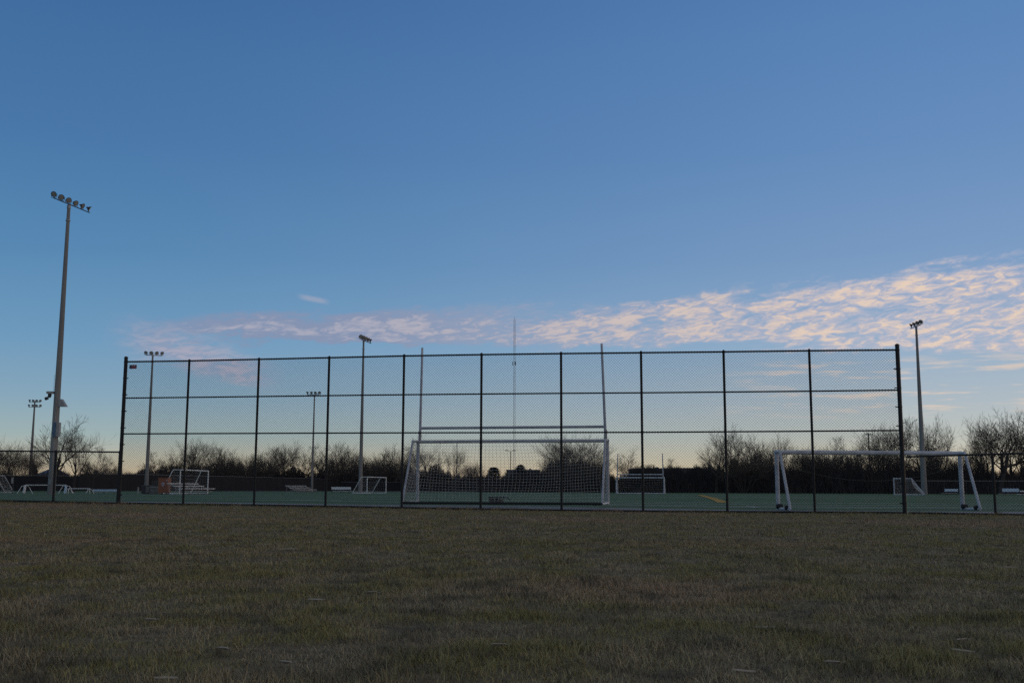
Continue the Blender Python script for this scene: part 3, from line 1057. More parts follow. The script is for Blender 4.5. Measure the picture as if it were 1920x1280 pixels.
light_pole(273.8, 923, 668, 283.5, 188, .36, .15, [(0.2, (-1.15, -.3, 0), (1.5, .5, 0), 4, D(-100), D(-30), .33)],
           'concrete floodlight pole with four lamps behind the first fence bay')
light_pole(675.5, 924, 642, 681, 166, .32, .14, [(.2, (-.12, -2.2, 0), (.85, 2.4, 0), 5, D(-80), D(10), .33)],
           'concrete floodlight pole with fanned lamps, left of the large goal')
light_pole(584.6, 921.5, 742, 586, 250, .28, .14, [(.3, (-1.8, .4, 0), (1.2, -.3, 0), 4, D(-150), D(-70), .34)],
           'slim floodlight pole with four lamps, shorter, behind the third fence bay')
light_pole(54.6, 919.5, 754, 63.5, 275, .45, .18, [(.0, (-1.4, 0, 0), (1.4, 0, 0), 4, D(-130), D(-50), .33), (-1.25, (-1.5, 0, 0), (1.5, 0, 0), 4, D(-130), D(-50), .33)],
           'distant floodlight pole with two rows of lamps near the left edge')
light_pole(1733.5, 927.5, 615, 1719, 154, .42, .15, [(.2, (-.15, 1.8, 0), (-.05, -1.9, 0), 4, D(160), D(215), .33)],
           'floodlight pole with clustered lamps right of the tall fence')


# ------------------------------------------------------------------ small far things
def street_light(px, py0, py1, Y, label, heads):
    g = thing('street_light', (at(px, py0, Y).x, Y, 0), 0, label, 'street light')
    H = at(px, py1, Y).z
    MB().tube([(0, 0, 0), (0, 0, H)], [.14, .09], 8).build('pole', M_DARKMETAL, g)
    for s in heads:
        MB().tube([(0, 0, H - .1), (s * .9, 0, H + .25)], .05, 6).build('arm', M_DARKMETAL, g)
        MB().box((s * 1.1, 0, H + .25), (.9, .35, .18)).build('lamp_head', M_DARKMETAL, g)
    return g


street_light(957.3, 900, 846, 300, 'thin double headed street light left of the radio mast', (-1, 1))
street_light(856.3, 900, 829, 300, 'thin bare street light seen above the goal net', (1,))
g = thing('utility_pole', (at(1631, 880, 250).x, 250, 0), 0, 'dark utility pole with a crossarm above the right hedge', 'utility pole')
H = at(1631, 811.5, 250).z
MB().tube([(0, 0, 0), (0, 0, H)], [.19, .14], 8).build('pole', M_BARK, g)
MB().box((0, -.2, H - .35), (1.9, .14, .16)).build('crossarm', M_BARK, g)
for x in (-.85, -.45, .45, .85): MB().lathe((x, -.2, H - .28), (0, 0, 1), [(0, .05), (.1, .07), (.2, .03)], 8).build('insulator', M_DARKMETAL, g)

g = thing('radio_mast', (at(964, 900, 620).x, 620, 0), .3, 'tall thin lattice radio mast rising behind the middle of the fence', 'mast')
H = at(965.5, 599, 620).z
wm = .62
cor = [(wm * math.cos(a), wm * math.sin(a)) for a in (D(90), D(210), D(330))]
n = 44
for sec, m in ((0, M_REDMAST), (1, M_CABGREY)):
    b = MB()
    for k in range(n):
        if (k // 6) % 2 != sec: continue
        z0, z1 = H * k / n, H * (k + 1) / n
        for q in range(3):
            a, c = cor[q], cor[(q + 1) % 3]
            b.tube([(a[0], a[1], z0), (a[0], a[1], z1)], .055, 4)
            b.tube([(a[0], a[1], z0), (c[0], c[1], z1)], .022, 3)
            b.tube([(a[0], a[1], z1), (c[0], c[1], z1)], .04, 3)
    b.build('lattice', m, g)
b = MB().tube([(0, 0, H), (0, 0, H + 2)], .06, 5); b.build('lightning_rod', M_DARKMETAL, g)
zz = at(965, 681, 620).z
b = MB()
for an in (30, 150, 270): b.box((math.cos(D(an)) * 1.0, math.sin(D(an)) * 1.0, zz), (.35, .25, 2.0), D(an))
b.build('antenna_panel', M_DARKMETAL, g)


def building(pa, pb, py, Y, depth, label, wins, m=M_WALLDARK, roof='flat'):
    A, B = at(pa, py, Y), at(pb, py, Y)
    w, h = B.x - A.x, A.z
    g = thing('building', ((A.x + B.x) / 2, Y, 0), 0, label, 'building')
    hw = h if roof == 'flat' else h * .74
    MB().box((0, depth / 2, hw / 2), (w, depth, hw)).build('wall', m, g)
    if roof == 'flat':
        b = MB()
        b.box((0, depth / 2, h + .15), (w + .4, depth + .4, .3))
        r_ = b.build('roof', M_ROOFBLUE, g)
        MB().box((w * .22, depth * .5, h + .5), (w * .08, 3, .5)).build('roof_unit', M_WALLDARK, r_)
    else:
        b = MB()
        b.prism([(-w / 2 - .4, -.4, hw), (w / 2 + .4, -.4, hw), (w * .34, depth * .5, h), (-w * .34, depth * .5, h)], (0, 0, -.12))
        b.prism([(w / 2 + .4, depth + .4, hw), (-w / 2 - .4, depth + .4, hw), (-w * .34, depth * .5, h), (w * .34, depth * .5, h)], (0, 0, -.12))
        b.prism([(-w / 2 - .4, depth + .4, hw), (-w / 2 - .4, -.4, hw), (-w * .34, depth * .5, h)], (0, 0, -.12))
        b.prism([(w / 2 + .4, -.4, hw), (w / 2 + .4, depth + .4, hw), (w * .34, depth * .5, h)], (0, 0, -.12))
        r_ = b.build('roof', M_ROOFBLUE, g)
        MB().box((w * .2, depth * .45, h + .2), (.7, .7, 1.6)).build('chimney', M_WALLDARK, r_)
    for i in range(wins):
        x = (i + .5) / wins * w - w / 2
        f = MB().box((x, -.03, hw * .72), (min(1.6, w / wins * .6), .08, 1.3)).build('window', M_CABGREY, g)
        MB().box((x, -.08, hw * .72), (min(1.4, w / wins * .5), .03, 1.1)).build('pane', M_WINDOW, f)
    return g


building(950, 1012, 881.5, 380, 14, 'low flat roofed building behind the middle of the net', 6)
building(1188, 1258, 879, 330, 16, 'flat roofed building above the far combination goal', 7)
building(1266, 1336, 878.5, 325, 16, 'flat roofed building right of the far combination goal', 7)
building(71, 101, 879, 340, 11, 'dark house with blue grey hipped roof behind the tallest pole', 3, roof='hip')


# ------------------------------------------------------------------ trees
class Tree:
    def __init__(s, seed, kind):
        s.r = random.Random(seed)
        s.t, s.c = MB(), MB()
        s.kind = kind

    def limb(s, p, d, L, r, lev, maxlev, spread, upw, counts):
        rr = s.r
        n = (4, 4, 3, 2, 2, 1)[min(lev, 5)]
        pts, rad = [p.copy()], [r]
        dd = d.copy()
        for i in range(n):
            j = .16 if lev < 2 else .22
            dd = (dd + Vector((rr.uniform(-j, j), rr.uniform(-j, j), rr.uniform(-j, j) * .6 + upw))).normalized()
            pts.append(pts[-1] + dd * (L / n))
            rad.append(r * (1 - (i + 1) / n * (.50 if lev == 0 else .62)))
        (s.t if lev <= 1 else s.c).tube(pts, rad, (7, 5, 4, 3, 3, 3)[min(lev, 5)], cap=False)
        if lev >= maxlev: return
        k = counts[lev]
        for q in range(k):
            f = (rr.uniform(.30, 1.0) if lev else rr.uniform(.45, 1.0)) if q else 1.0
            x = f * n
            i = min(int(x), n - 1)
            bp = pts[i].lerp(pts[i + 1], x - i)
            ax = (pts[i + 1] - pts[i]).normalized()
            o = ax.orthogonal().normalized()
            an = rr.uniform(0, 2 * math.pi) if lev else q * 2.4 + rr.uniform(-.5, .5)
            o = Matrix.Rotation(an, 3, ax) @ o
            sp = math.radians(rr.uniform(.6, 1.25) * spread[lev]) if q else math.radians(spread[lev] * .3)
            nd = (ax * math.cos(sp) + o * math.sin(sp)).normalized()
            s.limb(bp, nd, L * rr.uniform(.50, .74) * (1.0 if lev else 1.05), max(.013, r * (1 - f * .5) * rr.uniform(.50, .72)), lev + 1, maxlev, spread, upw, counts)

    def meshes(s, mt, mc):
        return s.t.mesh('trunk', mt), s.c.mesh('crown', mc)


def norm_meshes(t, c):
    """scale both to 10 m height"""
    zs = [v.co.z for v in c.vertices]
    zs.sort()
    k = 10.0 / zs[int(len(zs) * .997)]
    for me in (t, c):
        for v in me.vertices: v.co *= k
    return t, c


PROTO = {}


def proto(key, seed):
    T = Tree(seed, key)
    if key == 'spread':
        T.limb(Vector((0, 0, -.2)), Vector((.03, 0, 1)), 4.2, .24, 0, 5, (50, 46, 44, 40, 38), .05, (6, 6, 5, 3, 2))
    elif key == 'upright':
        T.limb(Vector((0, 0, -.2)), Vector((0, .03, 1)), 5.2, .21, 0, 5, (36, 38, 38, 38, 36), .09, (6, 6, 5, 3, 2))
    elif key == 'twin':
        for s_ in (-1, 1):
            T.limb(Vector((s_ * .2, 0, -.2)), Vector((s_ * .28, .05, 1)).normalized(), 4.3, .17, 0, 5, (42, 42, 42, 40, 38), .07, (6, 5, 5, 4, 2))
    elif key == 'bush':
        for q in range(9):
            a = q * 2.4
            T.limb(Vector((.3 * math.cos(a), .3 * math.sin(a), -.2)), Vector((.55 * math.cos(a), .55 * math.sin(a), 1)).normalized(), 4.6, .085, 0, 4, (26, 34, 36, 38), .05, (6, 6, 4, 3))
    elif key == 'lean':
        T.limb(Vector((0, 0, -.2)), Vector((.42, 0, 1)).normalized(), 4.6, .22, 0, 5, (48, 44, 44, 40, 38), .06, (7, 6, 5, 4, 2))
    elif key == 'twiggy':
        T.limb(Vector((0, 0, -.2)), Vector((0, 0, 1)), 3.4, .20, 0, 5, (52, 44, 46, 44, 42), .07, (7, 5, 5, 4, 3))
    return norm_meshes(*T.meshes(M_BARK, M_TWIG))


for i, k in enumerate(('spread', 'upright', 'twin', 'bush', 'lean', 'twiggy')):
    PROTO[k] = proto(k, 20 + i * 3)
    xs_ = [v.co.x for v in PROTO[k][1].vertices]
    print('TREE', k, len(PROTO[k][1].polygons), min(xs_), max(xs_))


def tree(px, py, Y, key, label, wide=1.0, group='bare trees beyond the sports field', name='bare_tree'):
    top = at(px, py, Y)
    h = top.z + 0.1
    t = thing(name, (top.x, Y, 0), random.uniform(0, 6.28), label, 'tree', group)
    k = h / 10.0
    t.scale = (k * wide, k * wide, k)
    me = PROTO[key]
    np_obj('trunk', me[0], t)
    np_obj('crown', me[1], t)
    return t


TREES = [
    (16, 826, 205, 'bush', 1.1, 'pale bushy bare tree at the left edge behind the low fence'),
    (45, 846, 215, 'bush', 1.0, 'smaller bushy bare tree left of the distant double row floodlight pole'),
    (106, 782, 165, 'spread', 1.05, 'large spreading bare tree right behind the tallest floodlight pole'),
    (146, 798, 170, 'upright', 1.0, 'bare tree with one clear trunk, right of the tallest floodlight pole'),
    (178, 838, 185, 'twiggy', .9, 'lower bare tree between the tallest pole and the tall fence'),
    (200, 868, 230, 'bush', 1.3, 'low rounded bare tree beside the left fence end post'),
    (243, 884, 260, 'bush', 1.2, 'lowest bare tree, in the bright gap behind the first fence bay'),
    (298, 846, 335, 'twiggy', 1.0, 'bare tree just right of the four lamp concrete floodlight pole'),
    (330, 828, 330, 'spread', .95, 'bare tree directly above the orange cabinet'),
    (371, 822, 330, 'twin', 1.0, 'tall bare tree with dark forked trunk above the front training goal'),
    (400, 836, 325, 'lean', 1.0, 'leaning bare tree right of the front training goal'),
    (432, 840, 335, 'twiggy', 1.0, 'bare tree behind the second fence bay, left part'),
    (455, 846, 325, 'spread', .9, 'bare tree behind the second fence bay, middle'),
    (478, 840, 335, 'upright', 1.0, 'bare tree right at the third fence post'),
    (503, 838, 325, 'twiggy', 1.0, 'bare tree behind the third bay, left of the farther bleachers'),
    (527, 834, 335, 'twin', .9, 'bare tree above the left end of the farther bleachers'),
    (552, 826, 330, 'upright', 1.1, 'tallest bare tree above the farther bleachers'),
    (575, 836, 335, 'twiggy', .9, 'bare tree just left of the slim floodlight pole'),
    (600, 832, 330, 'spread', .9, 'bare tree just right of the slim floodlight pole'),
    (628, 828, 325, 'lean', .9, 'bare tree above the bright white bench, leaning'),
    (652, 838, 335, 'upright', .9, 'bare tree between white bench and middle floodlight pole'),
    (692, 848, 330, 'bush', 1.0, 'dense low bare tree just right of the middle floodlight pole'),
    (716, 848, 335, 'twiggy', 1.0, 'bare tree above the right half of the middle training goal'),
    (742, 832, 325, 'upright', 1.0, 'bare tree left of the large goal net, near a fence post'),
    (772, 836, 320, 'twin', .9, 'bare tree seen through the left side net of the large goal'),
    (809, 820, 300, 'spread', 1.05, 'wide open bare tree seen through the left part of the large net'),
    (851, 836, 310, 'upright', .9, 'slender bare tree beside the thin bare street light'),
    (880, 866, 330, 'bush', 1.0, 'short bare tree left of the middle fence post inside the net'),
    (903, 884, 335, 'bush', .8, 'shortest bare tree inside the net, at the middle fence post'),
    (1083, 816, 215, 'bush', 1.25, 'large round many stemmed bare tree behind the right half of the net'),
    (1050, 850, 225, 'bush', 1.0, 'bare shrub tree left of the large many stemmed tree'),
    (1118, 854, 225, 'bush', .9, 'bare shrub tree right of the large many stemmed tree'),
    (1172, 838, 300, 'spread', .85, 'lone bare tree standing between the large goal and far goal uprights'),
    (1268, 860, 300, 'twiggy', 1.0, 'small bare tree behind the gap of the flat roofed buildings'),
    (1340, 812, 200, 'spread', .95, 'spreading bare tree left of the eighth fence post'),
    (1374, 796, 205, 'upright', .95, 'tall bare tree right at the eighth fence post'),
    (1408, 816, 200, 'twin', .95, 'bare tree between the eighth post and the netless goal'),
    (1432, 838, 205, 'bush', .8, 'dense low bare tree left of the netless goal post'),
    (1456, 812, 210, 'upright', .85, 'bare tree above the left post of the netless goal'),
    (1500, 836, 200, 'bush', .9, 'low bare tree above the crossbar of the netless goal, left part'),
    (1548, 820, 205, 'twiggy', .9, 'faint bare tree just right of the ninth fence post'),
    (1592, 808, 205, 'spread', .85, 'bare tree left of the utility pole'),
    (1650, 798, 200, 'twin', .95, 'bare tree right of the utility pole'),
    (1692, 788, 195, 'upright', 1.0, 'bare tree right at the right end post'),
    (1722, 786, 200, 'twiggy', .85, 'bare tree directly left of the right floodlight pole'),
    (1757, 780, 190, 'upright', 1.0, 'bare tree just right of the right floodlight pole'),
    (1836, 788, 185, 'twin', .95, 'bare forked tree right above the right goal stay'),
    (1866, 768, 180, 'spread', 1.25, 'tallest bare tree at the right, many limbs, above the low fence post'),
    (1898, 774, 182, 'twin', 1.1, 'forked bare tree beside the right picture edge'),
    (1392, 842, 196, 'bush', 1.2, 'thick low bare shrub between the two tall trees at the eighth post'),
    (1530, 842, 196, 'bush', 1.3, 'thick low bare shrub left of the ninth fence post, above the crossbar'),
    (1628, 836, 194, 'bush', 1.2, 'thick low bare shrub at the foot of the utility pole'),
    (1708, 838, 190, 'bush', 1.2, 'thick low bare shrub between end post and right floodlight pole'),
    (1790, 842, 186, 'bush', 1.3, 'thick low bare shrub above the right corner of the netless goal'),
    (415, 852, 322, 'bush', 1.2, 'thick low bare shrub in the second bay beside the leaning tree'),
    (490, 852, 322, 'bush', 1.2, 'thick low bare shrub just right of the third fence post'),
    (640, 850, 322, 'bush', 1.2, 'thick low bare shrub behind the bright white bench'),
    (728, 856, 322, 'bush', 1.2, 'thick low bare shrub right above the middle training goal'),
    (1962, 772, 185, 'spread', 1.0, 'bare tree cut by the right picture edge'),
]
for px, py, Y, key, wd, lab in TREES:
    tree(px, py, Y, key, lab, wd)


# two dark conifers
def conifer(px, py, Y, w, label, seed, pw=.75):
    rg = np.random.default_rng(seed)
    top = at(px, py, Y)
    h = top.z
    t = thing('conifer', (top.x, Y, 0), 0, label, 'tree')
    MB().tube([(0, 0, 0), (0, 0, h * .9)], [.18, .03], 7).build('trunk', M_BARK, t)
    n = 5200
    z = rg.random(n) ** 1.2
    rad = (1 - z) ** pw * w * np.sqrt(rg.random(n)) * rg.uniform(.7, 1.1, n)
    a = rg.random(n) * 6.283
    c = np.stack([rad * np.cos(a), rad * np.sin(a), z * h], 1)
    d = np.stack([np.cos(a), np.sin(a), rg.uniform(-.6, .35, n)], 1) * rg.uniform(.35, .75, n)[:, None]
    s_ = np.stack([-np.sin(a), np.cos(a), rg.uniform(-.3, .3, n)], 1) * rg.uniform(.12, .3, n)[:, None]
    V = np.stack([c - s_, c + s_, c + d], 1).reshape(-1, 3)
    np_obj('crown', np_mesh('crown', V, tri=np.arange(n * 3).reshape(-1, 3), m=M_CONIFER), t)


conifer(64.5, 870, 300, 1.9, 'dark pointed conifer between the distant pole and the dark house', 1)
conifer(976, 871, 365, 4.8, 'dark conifer before the flat roofed building, behind the net', 2, .5)
conifer(926, 876, 340, 3.2, 'broad dark evergreen just right of the middle fence post', 3, .28)


# ------------------------------------------------------------------ brush and boundary fences
def brush(name, label, prof, thick, n, seed, dens_top=.25, lift=0.0):
    """prof: list of (px, py_top, Y)"""
    rg = np.random.default_rng(seed)
    pxs = np.array([p[0] for p in prof]); pys = np.array([p[1] for p in prof]); Ys = np.array([p[2] for p in prof])
    px = rg.uniform(pxs[0], pxs[-1], n)
    py = np.interp(px, pxs, pys) ; Y = np.interp(px, pxs, Ys)
    # uneven outline
    py = py + (vnoise(px, px * 0, 17, seed) - .5) * 17 + (vnoise(px, px * 0, 5, seed + 1) - .5) * 9
    d = CAMM @ np.array([[1, 0, 0], [0, 1, 0], [0, 0, 1]]) if False else None
    M = np.array(CAMM)
    loc = np.stack([(px - CX) / F, (CY - py) / F, -np.ones(n)], 1)
    wd = loc @ M.T
    tt = Y / wd[:, 1]
    X = wd[:, 0] * tt; top = CAMZ + wd[:, 2] * tt
    back = rg.uniform(0, thick, n)
    X = X * (1 + back / Y); Yy = Y + back
    ln = rg.uniform(.7, 2.4, n)
    hz = rg.random(n) ** 1.1
    zc = hz * np.maximum(.2, top)
    lean = rg.normal(0, .38, n); a = rg.uniform(0, 6.283, n)
    dirv = np.stack([np.cos(a) * np.sin(lean), np.sin(a) * np.sin(lean), np.cos(lean)], 1) * (ln / 2)[:, None]
    w = rg.uniform(.02, .06, n) * np.where(hz > .8, .6, 1.25) * (Y / 200)
    sa = rg.uniform(-.5, .5, n)
    sdv = np.stack([np.cos(sa), np.sin(sa), np.zeros(n)], 1) * w[:, None]
    c = np.stack([X, Yy, np.maximum(zc - ln * .35, ln * .3)], 1)
    V = np.stack([c - dirv - sdv, c - dirv + sdv, c + dirv + sdv * .35, c + dirv - sdv * .35], 1).reshape(-1, 3)
    k = np.arange(n) * 4
    o = np_obj(name, np_mesh(name, V, quad=np.stack([k, k + 1, k + 2, k + 3], 1), m=M_BRUSH))
    return tag(o, label, 'thicket', kind='stuff')


brush('thicket', 'dark leafless thicket along the left boundary behind the low fence', [(-260, 884, 245), (0, 882, 245), (50, 884, 245), (120, 882, 245), (180, 886, 245), (225, 884, 250), (290, 884, 260)], 10, 26000, 31)
brush('thicket', 'dark leafless thicket below the row of bare trees, left half', [(225, 886, 335), (290, 876, 335), (340, 872, 335), (420, 874, 335), (480, 876, 335), (560, 880, 335), (640, 876, 335), (700, 868, 335), (760, 872, 335), (820, 876, 335), (860, 884, 335), (900, 898, 335), (950, 894, 335)], 12, 46000, 32)
brush('thicket', 'dark rounded thicket rising behind the right part of the net', [(895, 902, 235), (940, 893, 235), (980, 888, 235), (1005, 880, 235), (1040, 868, 232), (1065, 860, 230), (1090, 857, 230), (1118, 861, 230), (1138, 876, 230), (1155, 889, 230), (1190, 888, 230)], 10, 22000, 33)
brush('thicket', 'tall dark hedge along the right end of the field', [(1170, 887, 215), (1195, 878, 210), (1230, 876, 208), (1300, 874, 205), (1330, 870, 205), (1400, 868, 200), (1470, 868, 195), (1560, 866, 192), (1650, 868, 188), (1740, 870, 184), (1800, 868, 182), (1870, 872, 180), (1930, 872, 180), (2200, 870, 180)], 11, 70000, 34)


def far_fence(pts, h, label, screen, step=3.0):
    """pts: list of world xy; chain link boundary fence with optional dark fabric"""
    a, b2 = Vector((*pts[0], 0)), Vector((*pts[-1], 0))
    m_ = (a + b2) / 2
    g = thing('boundary_fence', (m_.x, m_.y, 0), 0, label, 'fence')
    L = (b2 - a).length; n = int(L / step)
    d = (b2 - a) / n
    nrm = Vector((-d.y, d.x, 0)).normalized()
    for i in range(n + 1):
        p = a + d * i
        if i % 1 == 0:
            under(MB().tube([p + nrm * .16, p + nrm * .16 + Vector((0, 0, h))], .035, 6).build('post', M_DARKMETAL, g), g)
    under(MB().tube([a + Vector((0, 0, h)), b2 + Vector((0, 0, h))], .028, 6).build('rail', M_STEEL, g), g)
    if screen:
        b = MB()
        k = n * 3
        for i in range(k + 1):
            p = a + (b2 - a) * i / k + nrm * (.05 + .05 * math.sin(i * 1.9)) * screen
            b.v.append(tuple(p + Vector((0, 0, .03)))); b.v.append(tuple(p + Vector((0, 0, h - .1 - .04 * (i % 3 == 1)))))
        for i in range(k): b.f.append((2 * i, 2 * i + 2, 2 * i + 3, 2 * i + 1))
        under(b.build('screen_fabric', M_SCREEN, g), g)
    else:
        b = MB()
        un = (b2 - a).normalized(); ph = .16
        c = -h
        while c < L:
            for sgn in (1, -1):
                cc = c if sgn > 0 else c + h
                w0, w1 = (max(0, -cc), min(h, L - cc)) if sgn > 0 else (max(0, cc - L), min(h, cc))
                if w1 > w0 + .02:
                    b.tube([a + un * (cc + sgn * w0) + Vector((0, 0, w0)), a + un * (cc + sgn * w1) + Vector((0, 0, w1))], .004, 3, cap=False)
            c += ph
        under(b.build('chain_link_mesh', M_DARKMETAL, g), g)
    return g


A = at(150, 900, 205); B = at(628, 900, 318)
far_fence([(A.x, A.y), (B.x, B.y)], 3.45, 'long dark screened fence along the left touchline, before the bare trees', 1.0, 3.2)
A = at(-120, 900, 196); B = at(150, 900, 205)
far_fence([(A.x, A.y), (B.x, B.y)], 2.9, 'dark screened fence behind the low white frames at left', 1.0, 3.2)
A = at(1690, 900, 171); B = at(2060, 900, 168)
far_fence([(A.x, A.y), (B.x, B.y)], 2.1, 'pale chain link fence before the hedge at the right', 0, 3.2)
A = at(640, 900, 318); B = at(930, 900, 322)
far_fence([(A.x, A.y), (B.x, B.y)], 2.6, 'dark screened fence far behind the middle training goal', 1.0, 3.2)


# ------------------------------------------------------------------ sky and light
SUN_EL, SUN_AZ = 1.5, 62.0       # degrees; azimuth from +Y (view direction) towards +X
w = bpy.data.worlds.new('World')
bpy.context.scene.world = w
w.use_nodes = True
nt = w.node_tree
nt.nodes.clear()
L = nt.links.new


def val(x, sock):
    if isinstance(x, (int, float)): sock.default_value = x
    elif isinstance(x, tuple): sock.default_value = x
    else: L(x, sock)


def Mt(op, a, b=None, c=None, clamp=False):
    n = nt.nodes.new('ShaderNodeMath'); n.operation = op; n.use_clamp = clamp
    val(a, n.inputs[0])
    if b is not None: val(b, n.inputs[1])
    if c is not None: val(c, n.inputs[2])
    return n.outputs[0]


def smooth(x, a, b):
    n = nt.nodes.new('ShaderNodeMapRange'); n.interpolation_type = 'SMOOTHSTEP'
    val(x, n.inputs['Value']); n.inputs['From Min'].default_value = a; n.inputs['From Max'].default_value = b
    return n.outputs['Result']


def mixc(f, a, b):
    n = nt.nodes.new('ShaderNodeMix'); n.data_type = 'RGBA'
    val(f, n.inputs[0]); val(a, n.inputs[6]); val(b, n.inputs[7])
    return n.outputs[2]


def comb(x, y, z):
    n = nt.nodes.new('ShaderNodeCombineXYZ'); val(x, n.inputs[0]); val(y, n.inputs[1]); val(z, n.inputs[2]); return n.outputs[0]


def noise(vec, scale, det, rough=.55, dist=0.0):
    n = nt.nodes.new('ShaderNodeTexNoise'); L(vec, n.inputs['Vector'])
    n.inputs['Scale'].default_value = scale; n.inputs['Detail'].default_value = det; n.inputs['Roughness'].default_value = rough
    n.inputs['Distortion'].default_value = dist
    return n.outputs['Fac']


tc = nt.nodes.new('ShaderNodeTexCoord')
sx = nt.nodes.new('ShaderNodeSeparateXYZ'); L(tc.outputs['Generated'], sx.inputs[0])
X_, Y_, Z_ = sx.outputs
el = Mt('MULTIPLY', Mt('ARCSINE', Z_), 180 / math.pi)
az = Mt('MULTIPLY', Mt('ARCTAN2', X_, Y_), 180 / math.pi)


def sky_ramp(stops):
    n = nt.nodes.new('ShaderNodeValToRGB')
    n.color_ramp.interpolation = 'EASE' if False else 'LINEAR'
    els = n.color_ramp.elements
    while len(els) > 1: els.remove(els[-1])
    for i, (e, c) in enumerate(stops):
        p = (e + 2) / 92.0
        if i == 0: els[0].position = p; els[0].color = lin(*c)
        else:
            x = els.new(p); x.color = lin(*c)
    val(Mt('DIVIDE', Mt('ADD', el, 2.0), 92.0), n.inputs[0])
    return n.outputs[0]


left = sky_ramp([(-2, (205, 184, 150)), (0.6, (209, 188, 157)), (1.3, (195, 189, 168)), (2.7, (162, 183, 185)), (4.6, (138, 172, 194)), (7.5, (113, 159, 196)), (12, (89, 140, 185)), (17.5, (75, 123, 174)), (25.5, (63, 108, 162)), (33, (80, 112, 148)), (48, (140, 146, 150)), (90, (166, 165, 160))])  # upper stops of both ramps, out of view, greyed and brightened for ground light
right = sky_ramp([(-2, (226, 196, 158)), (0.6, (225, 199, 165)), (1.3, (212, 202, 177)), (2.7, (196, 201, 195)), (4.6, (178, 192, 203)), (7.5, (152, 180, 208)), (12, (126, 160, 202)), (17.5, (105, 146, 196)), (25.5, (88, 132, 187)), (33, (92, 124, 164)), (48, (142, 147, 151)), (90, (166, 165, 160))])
azf = smooth(az, -27, 30)
base = mixc(azf, left, right)
sky = nt.nodes.new('ShaderNodeTexSky'); sky.sky_type = 'NISHITA'; sky.sun_disc = False
sky.sun_elevation = R(SUN_EL); sky.sun_rotation = R(SUN_AZ)
sky.air_density = 1.0; sky.dust_density = 1.2; sky.ozone_density = 2.0
nsc = nt.nodes.new('ShaderNodeVectorMath'); nsc.operation = 'SCALE'; L(sky.outputs[0], nsc.inputs[0]); nsc.inputs['Scale'].default_value = 0.10
base = mixc(0.10, base, nsc.outputs[0])
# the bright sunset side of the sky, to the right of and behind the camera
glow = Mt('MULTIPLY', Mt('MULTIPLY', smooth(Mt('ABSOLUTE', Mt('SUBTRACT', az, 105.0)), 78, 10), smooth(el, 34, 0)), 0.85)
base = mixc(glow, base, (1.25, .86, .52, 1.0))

# clouds: a band of small fleecy clouds, thick and grey at the left, broken and peach at the right
tilt = Mt('SUBTRACT', el, Mt('MULTIPLY', az, 0.10))
cv = comb(Mt('MULTIPLY', az, 0.62), Mt('MULTIPLY', tilt, 2.0), 3.7)
fine = noise(cv, 1.75, 9, .64, .9)
mid = noise(cv, .75, 3, .5, .3)
n1 = Mt('ADD', Mt('MULTIPLY', fine, .68), Mt('MULTIPLY', mid, .32))
big = noise(comb(Mt('MULTIPLY', az, .16), Mt('MULTIPLY', tilt, .7), 8.1), 1.3, 4)
eu = Mt('ADD', Mt('ADD', 9.75, Mt('MULTIPLY', az, .066)), Mt('MULTIPLY', Mt('SUBTRACT', big, .5), 1.9))
edge_u = smooth(Mt('SUBTRACT', eu, el), -.7, .9)
rightness = smooth(az, -9, 6)
elow = Mt('ADD', Mt('ADD', Mt('SUBTRACT', 7.35, Mt('MULTIPLY', smooth(az, 10, 24), .75)), Mt('MULTIPLY', Mt('SUBTRACT', 1.0, rightness), .35)), Mt('MULTIPLY', Mt('SUBTRACT', mid, .5), 2.2))
edge_l = smooth(Mt('SUBTRACT', el, elow), -.3, .5)
band = Mt('MULTIPLY', edge_u, edge_l)
fade_l = smooth(az, -22, -15)
dens = Mt('ADD', n1, Mt('ADD', Mt('MULTIPLY', Mt('SUBTRACT', band, 1.0), .30), Mt('MULTIPLY', Mt('SUBTRACT', big, .5), .22)))
puff = smooth(dens, .315, .57)
sheet = Mt('MULTIPLY', smooth(Mt('ADD', band, Mt('MULTIPLY', Mt('SUBTRACT', n1, .5), 1.6)), .10, .74), Mt('MULTIPLY', fade_l, smooth(band, .02, .30)))
m1 = Mt('ADD', Mt('MULTIPLY', Mt('MULTIPLY', puff, band), rightness), Mt('MULTIPLY', sheet, Mt('SUBTRACT', 1.0, rightness)), clamp=True)
# drooping left veil
v_c = Mt('SUBTRACT', Mt('SUBTRACT', Mt('ADD', 6.75, Mt('MULTIPLY', Mt('SUBTRACT', mid, .5), 1.4)), Mt('MULTIPLY', Mt('ADD', az, 18.0), .24)), el)
veil = Mt('MULTIPLY', Mt('MULTIPLY', smooth(v_c, .75, -.05), smooth(v_c, -1.9, -.3)), Mt('MULTIPLY', smooth(az, -21.5, -18), smooth(az, -11.8, -14.5)))
veil = Mt('MULTIPLY', veil, smooth(n1, .28, .52))
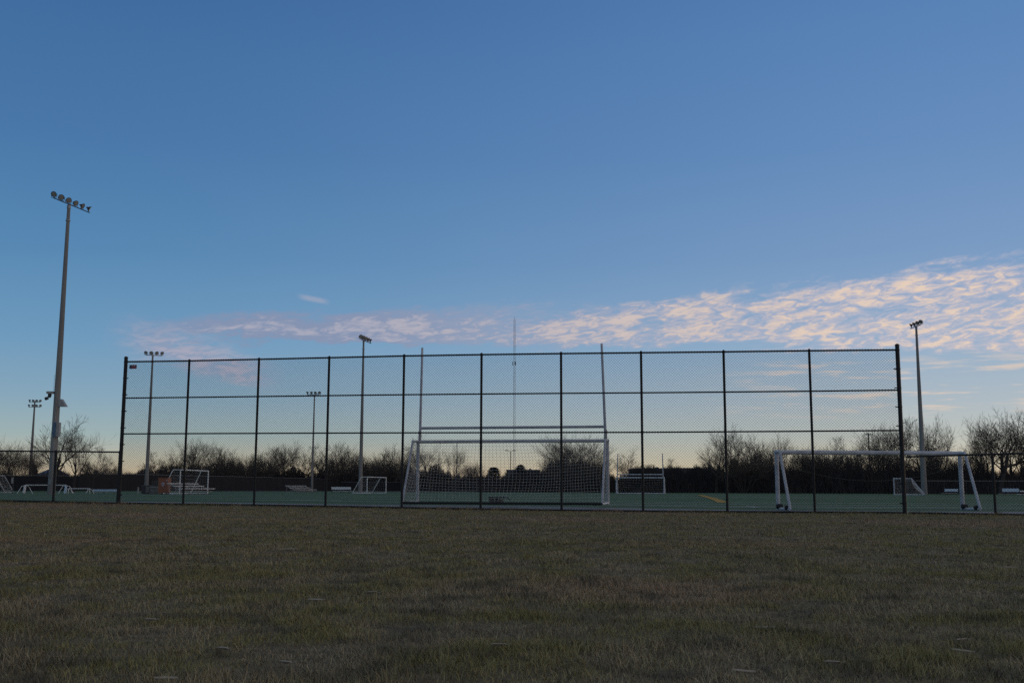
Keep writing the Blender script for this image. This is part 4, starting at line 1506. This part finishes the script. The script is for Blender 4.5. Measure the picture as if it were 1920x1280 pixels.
# faint streaks low on the right
sv = comb(Mt('MULTIPLY', az, .30), Mt('MULTIPLY', el, 3.2), 1.3)
st = Mt('MULTIPLY', smooth(noise(sv, 1.0, 5, .6), .50, .68), Mt('MULTIPLY', Mt('MULTIPLY', smooth(el, 3.4, 4.2), smooth(el, 7.2, 6.0)), smooth(az, 9, 17)))
# a lone wisp
wx, wy = Mt('SUBTRACT', az, -10.7), Mt('SUBTRACT', el, 9.95)
wy2 = Mt('ADD', wy, Mt('MULTIPLY', wx, .16))
wisp = Mt('MULTIPLY', Mt('MULTIPLY', smooth(Mt('ABSOLUTE', wx), 1.0, .3), smooth(Mt('ABSOLUTE', wy2), .22, .03)), .35)
lit = smooth(az, -12, 22)
ccol = mixc(lit, lin(176, 172, 186), lin(236, 210, 186))
cshade = mixc(lit, lin(136, 146, 174), lin(190, 186, 200))
cc = mixc(smooth(dens, .44, .62), cshade, ccol)
alpha = Mt('ADD', .84, Mt('MULTIPLY', lit, .06))
tot = Mt('MULTIPLY', m1, alpha, clamp=True)
out = mixc(tot, base, cc)
out = mixc(Mt('MULTIPLY', veil, .85), out, mixc(smooth(fine, .4, .62), lin(146, 155, 180), lin(172, 168, 184)))
out = mixc(Mt('MULTIPLY', st, .6), out, lin(232, 206, 184))
out = mixc(wisp, out, lin(190, 180, 190))
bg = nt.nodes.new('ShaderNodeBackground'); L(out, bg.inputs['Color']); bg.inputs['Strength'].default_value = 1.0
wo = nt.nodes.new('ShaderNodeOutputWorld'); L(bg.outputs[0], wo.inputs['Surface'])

sd = bpy.data.lights.new('sun', 'SUN')
sd.energy = 0.10; sd.angle = R(12); sd.color = (1.0, .80, .62)
so = bpy.data.objects.new('sun', sd); C.objects.link(so)
sv_ = Vector((math.sin(R(SUN_AZ)) * math.cos(R(SUN_EL)), math.cos(R(SUN_AZ)) * math.cos(R(SUN_EL)), math.sin(R(SUN_EL))))
so.rotation_euler = sv_.to_track_quat('Z', 'Y').to_euler()

sc = bpy.context.scene
sc.view_settings.view_transform = 'Standard'
sc.view_settings.look = 'None'
sc.view_settings.exposure = 0
sc.view_settings.gamma = 1
sc.render.resolution_x, sc.render.resolution_y = 1024, 682
sc.cycles.use_denoising = False
sc.cycles.use_adaptive_sampling = False
sc.cycles.max_bounces = 4
sc.cycles.diffuse_bounces = 2
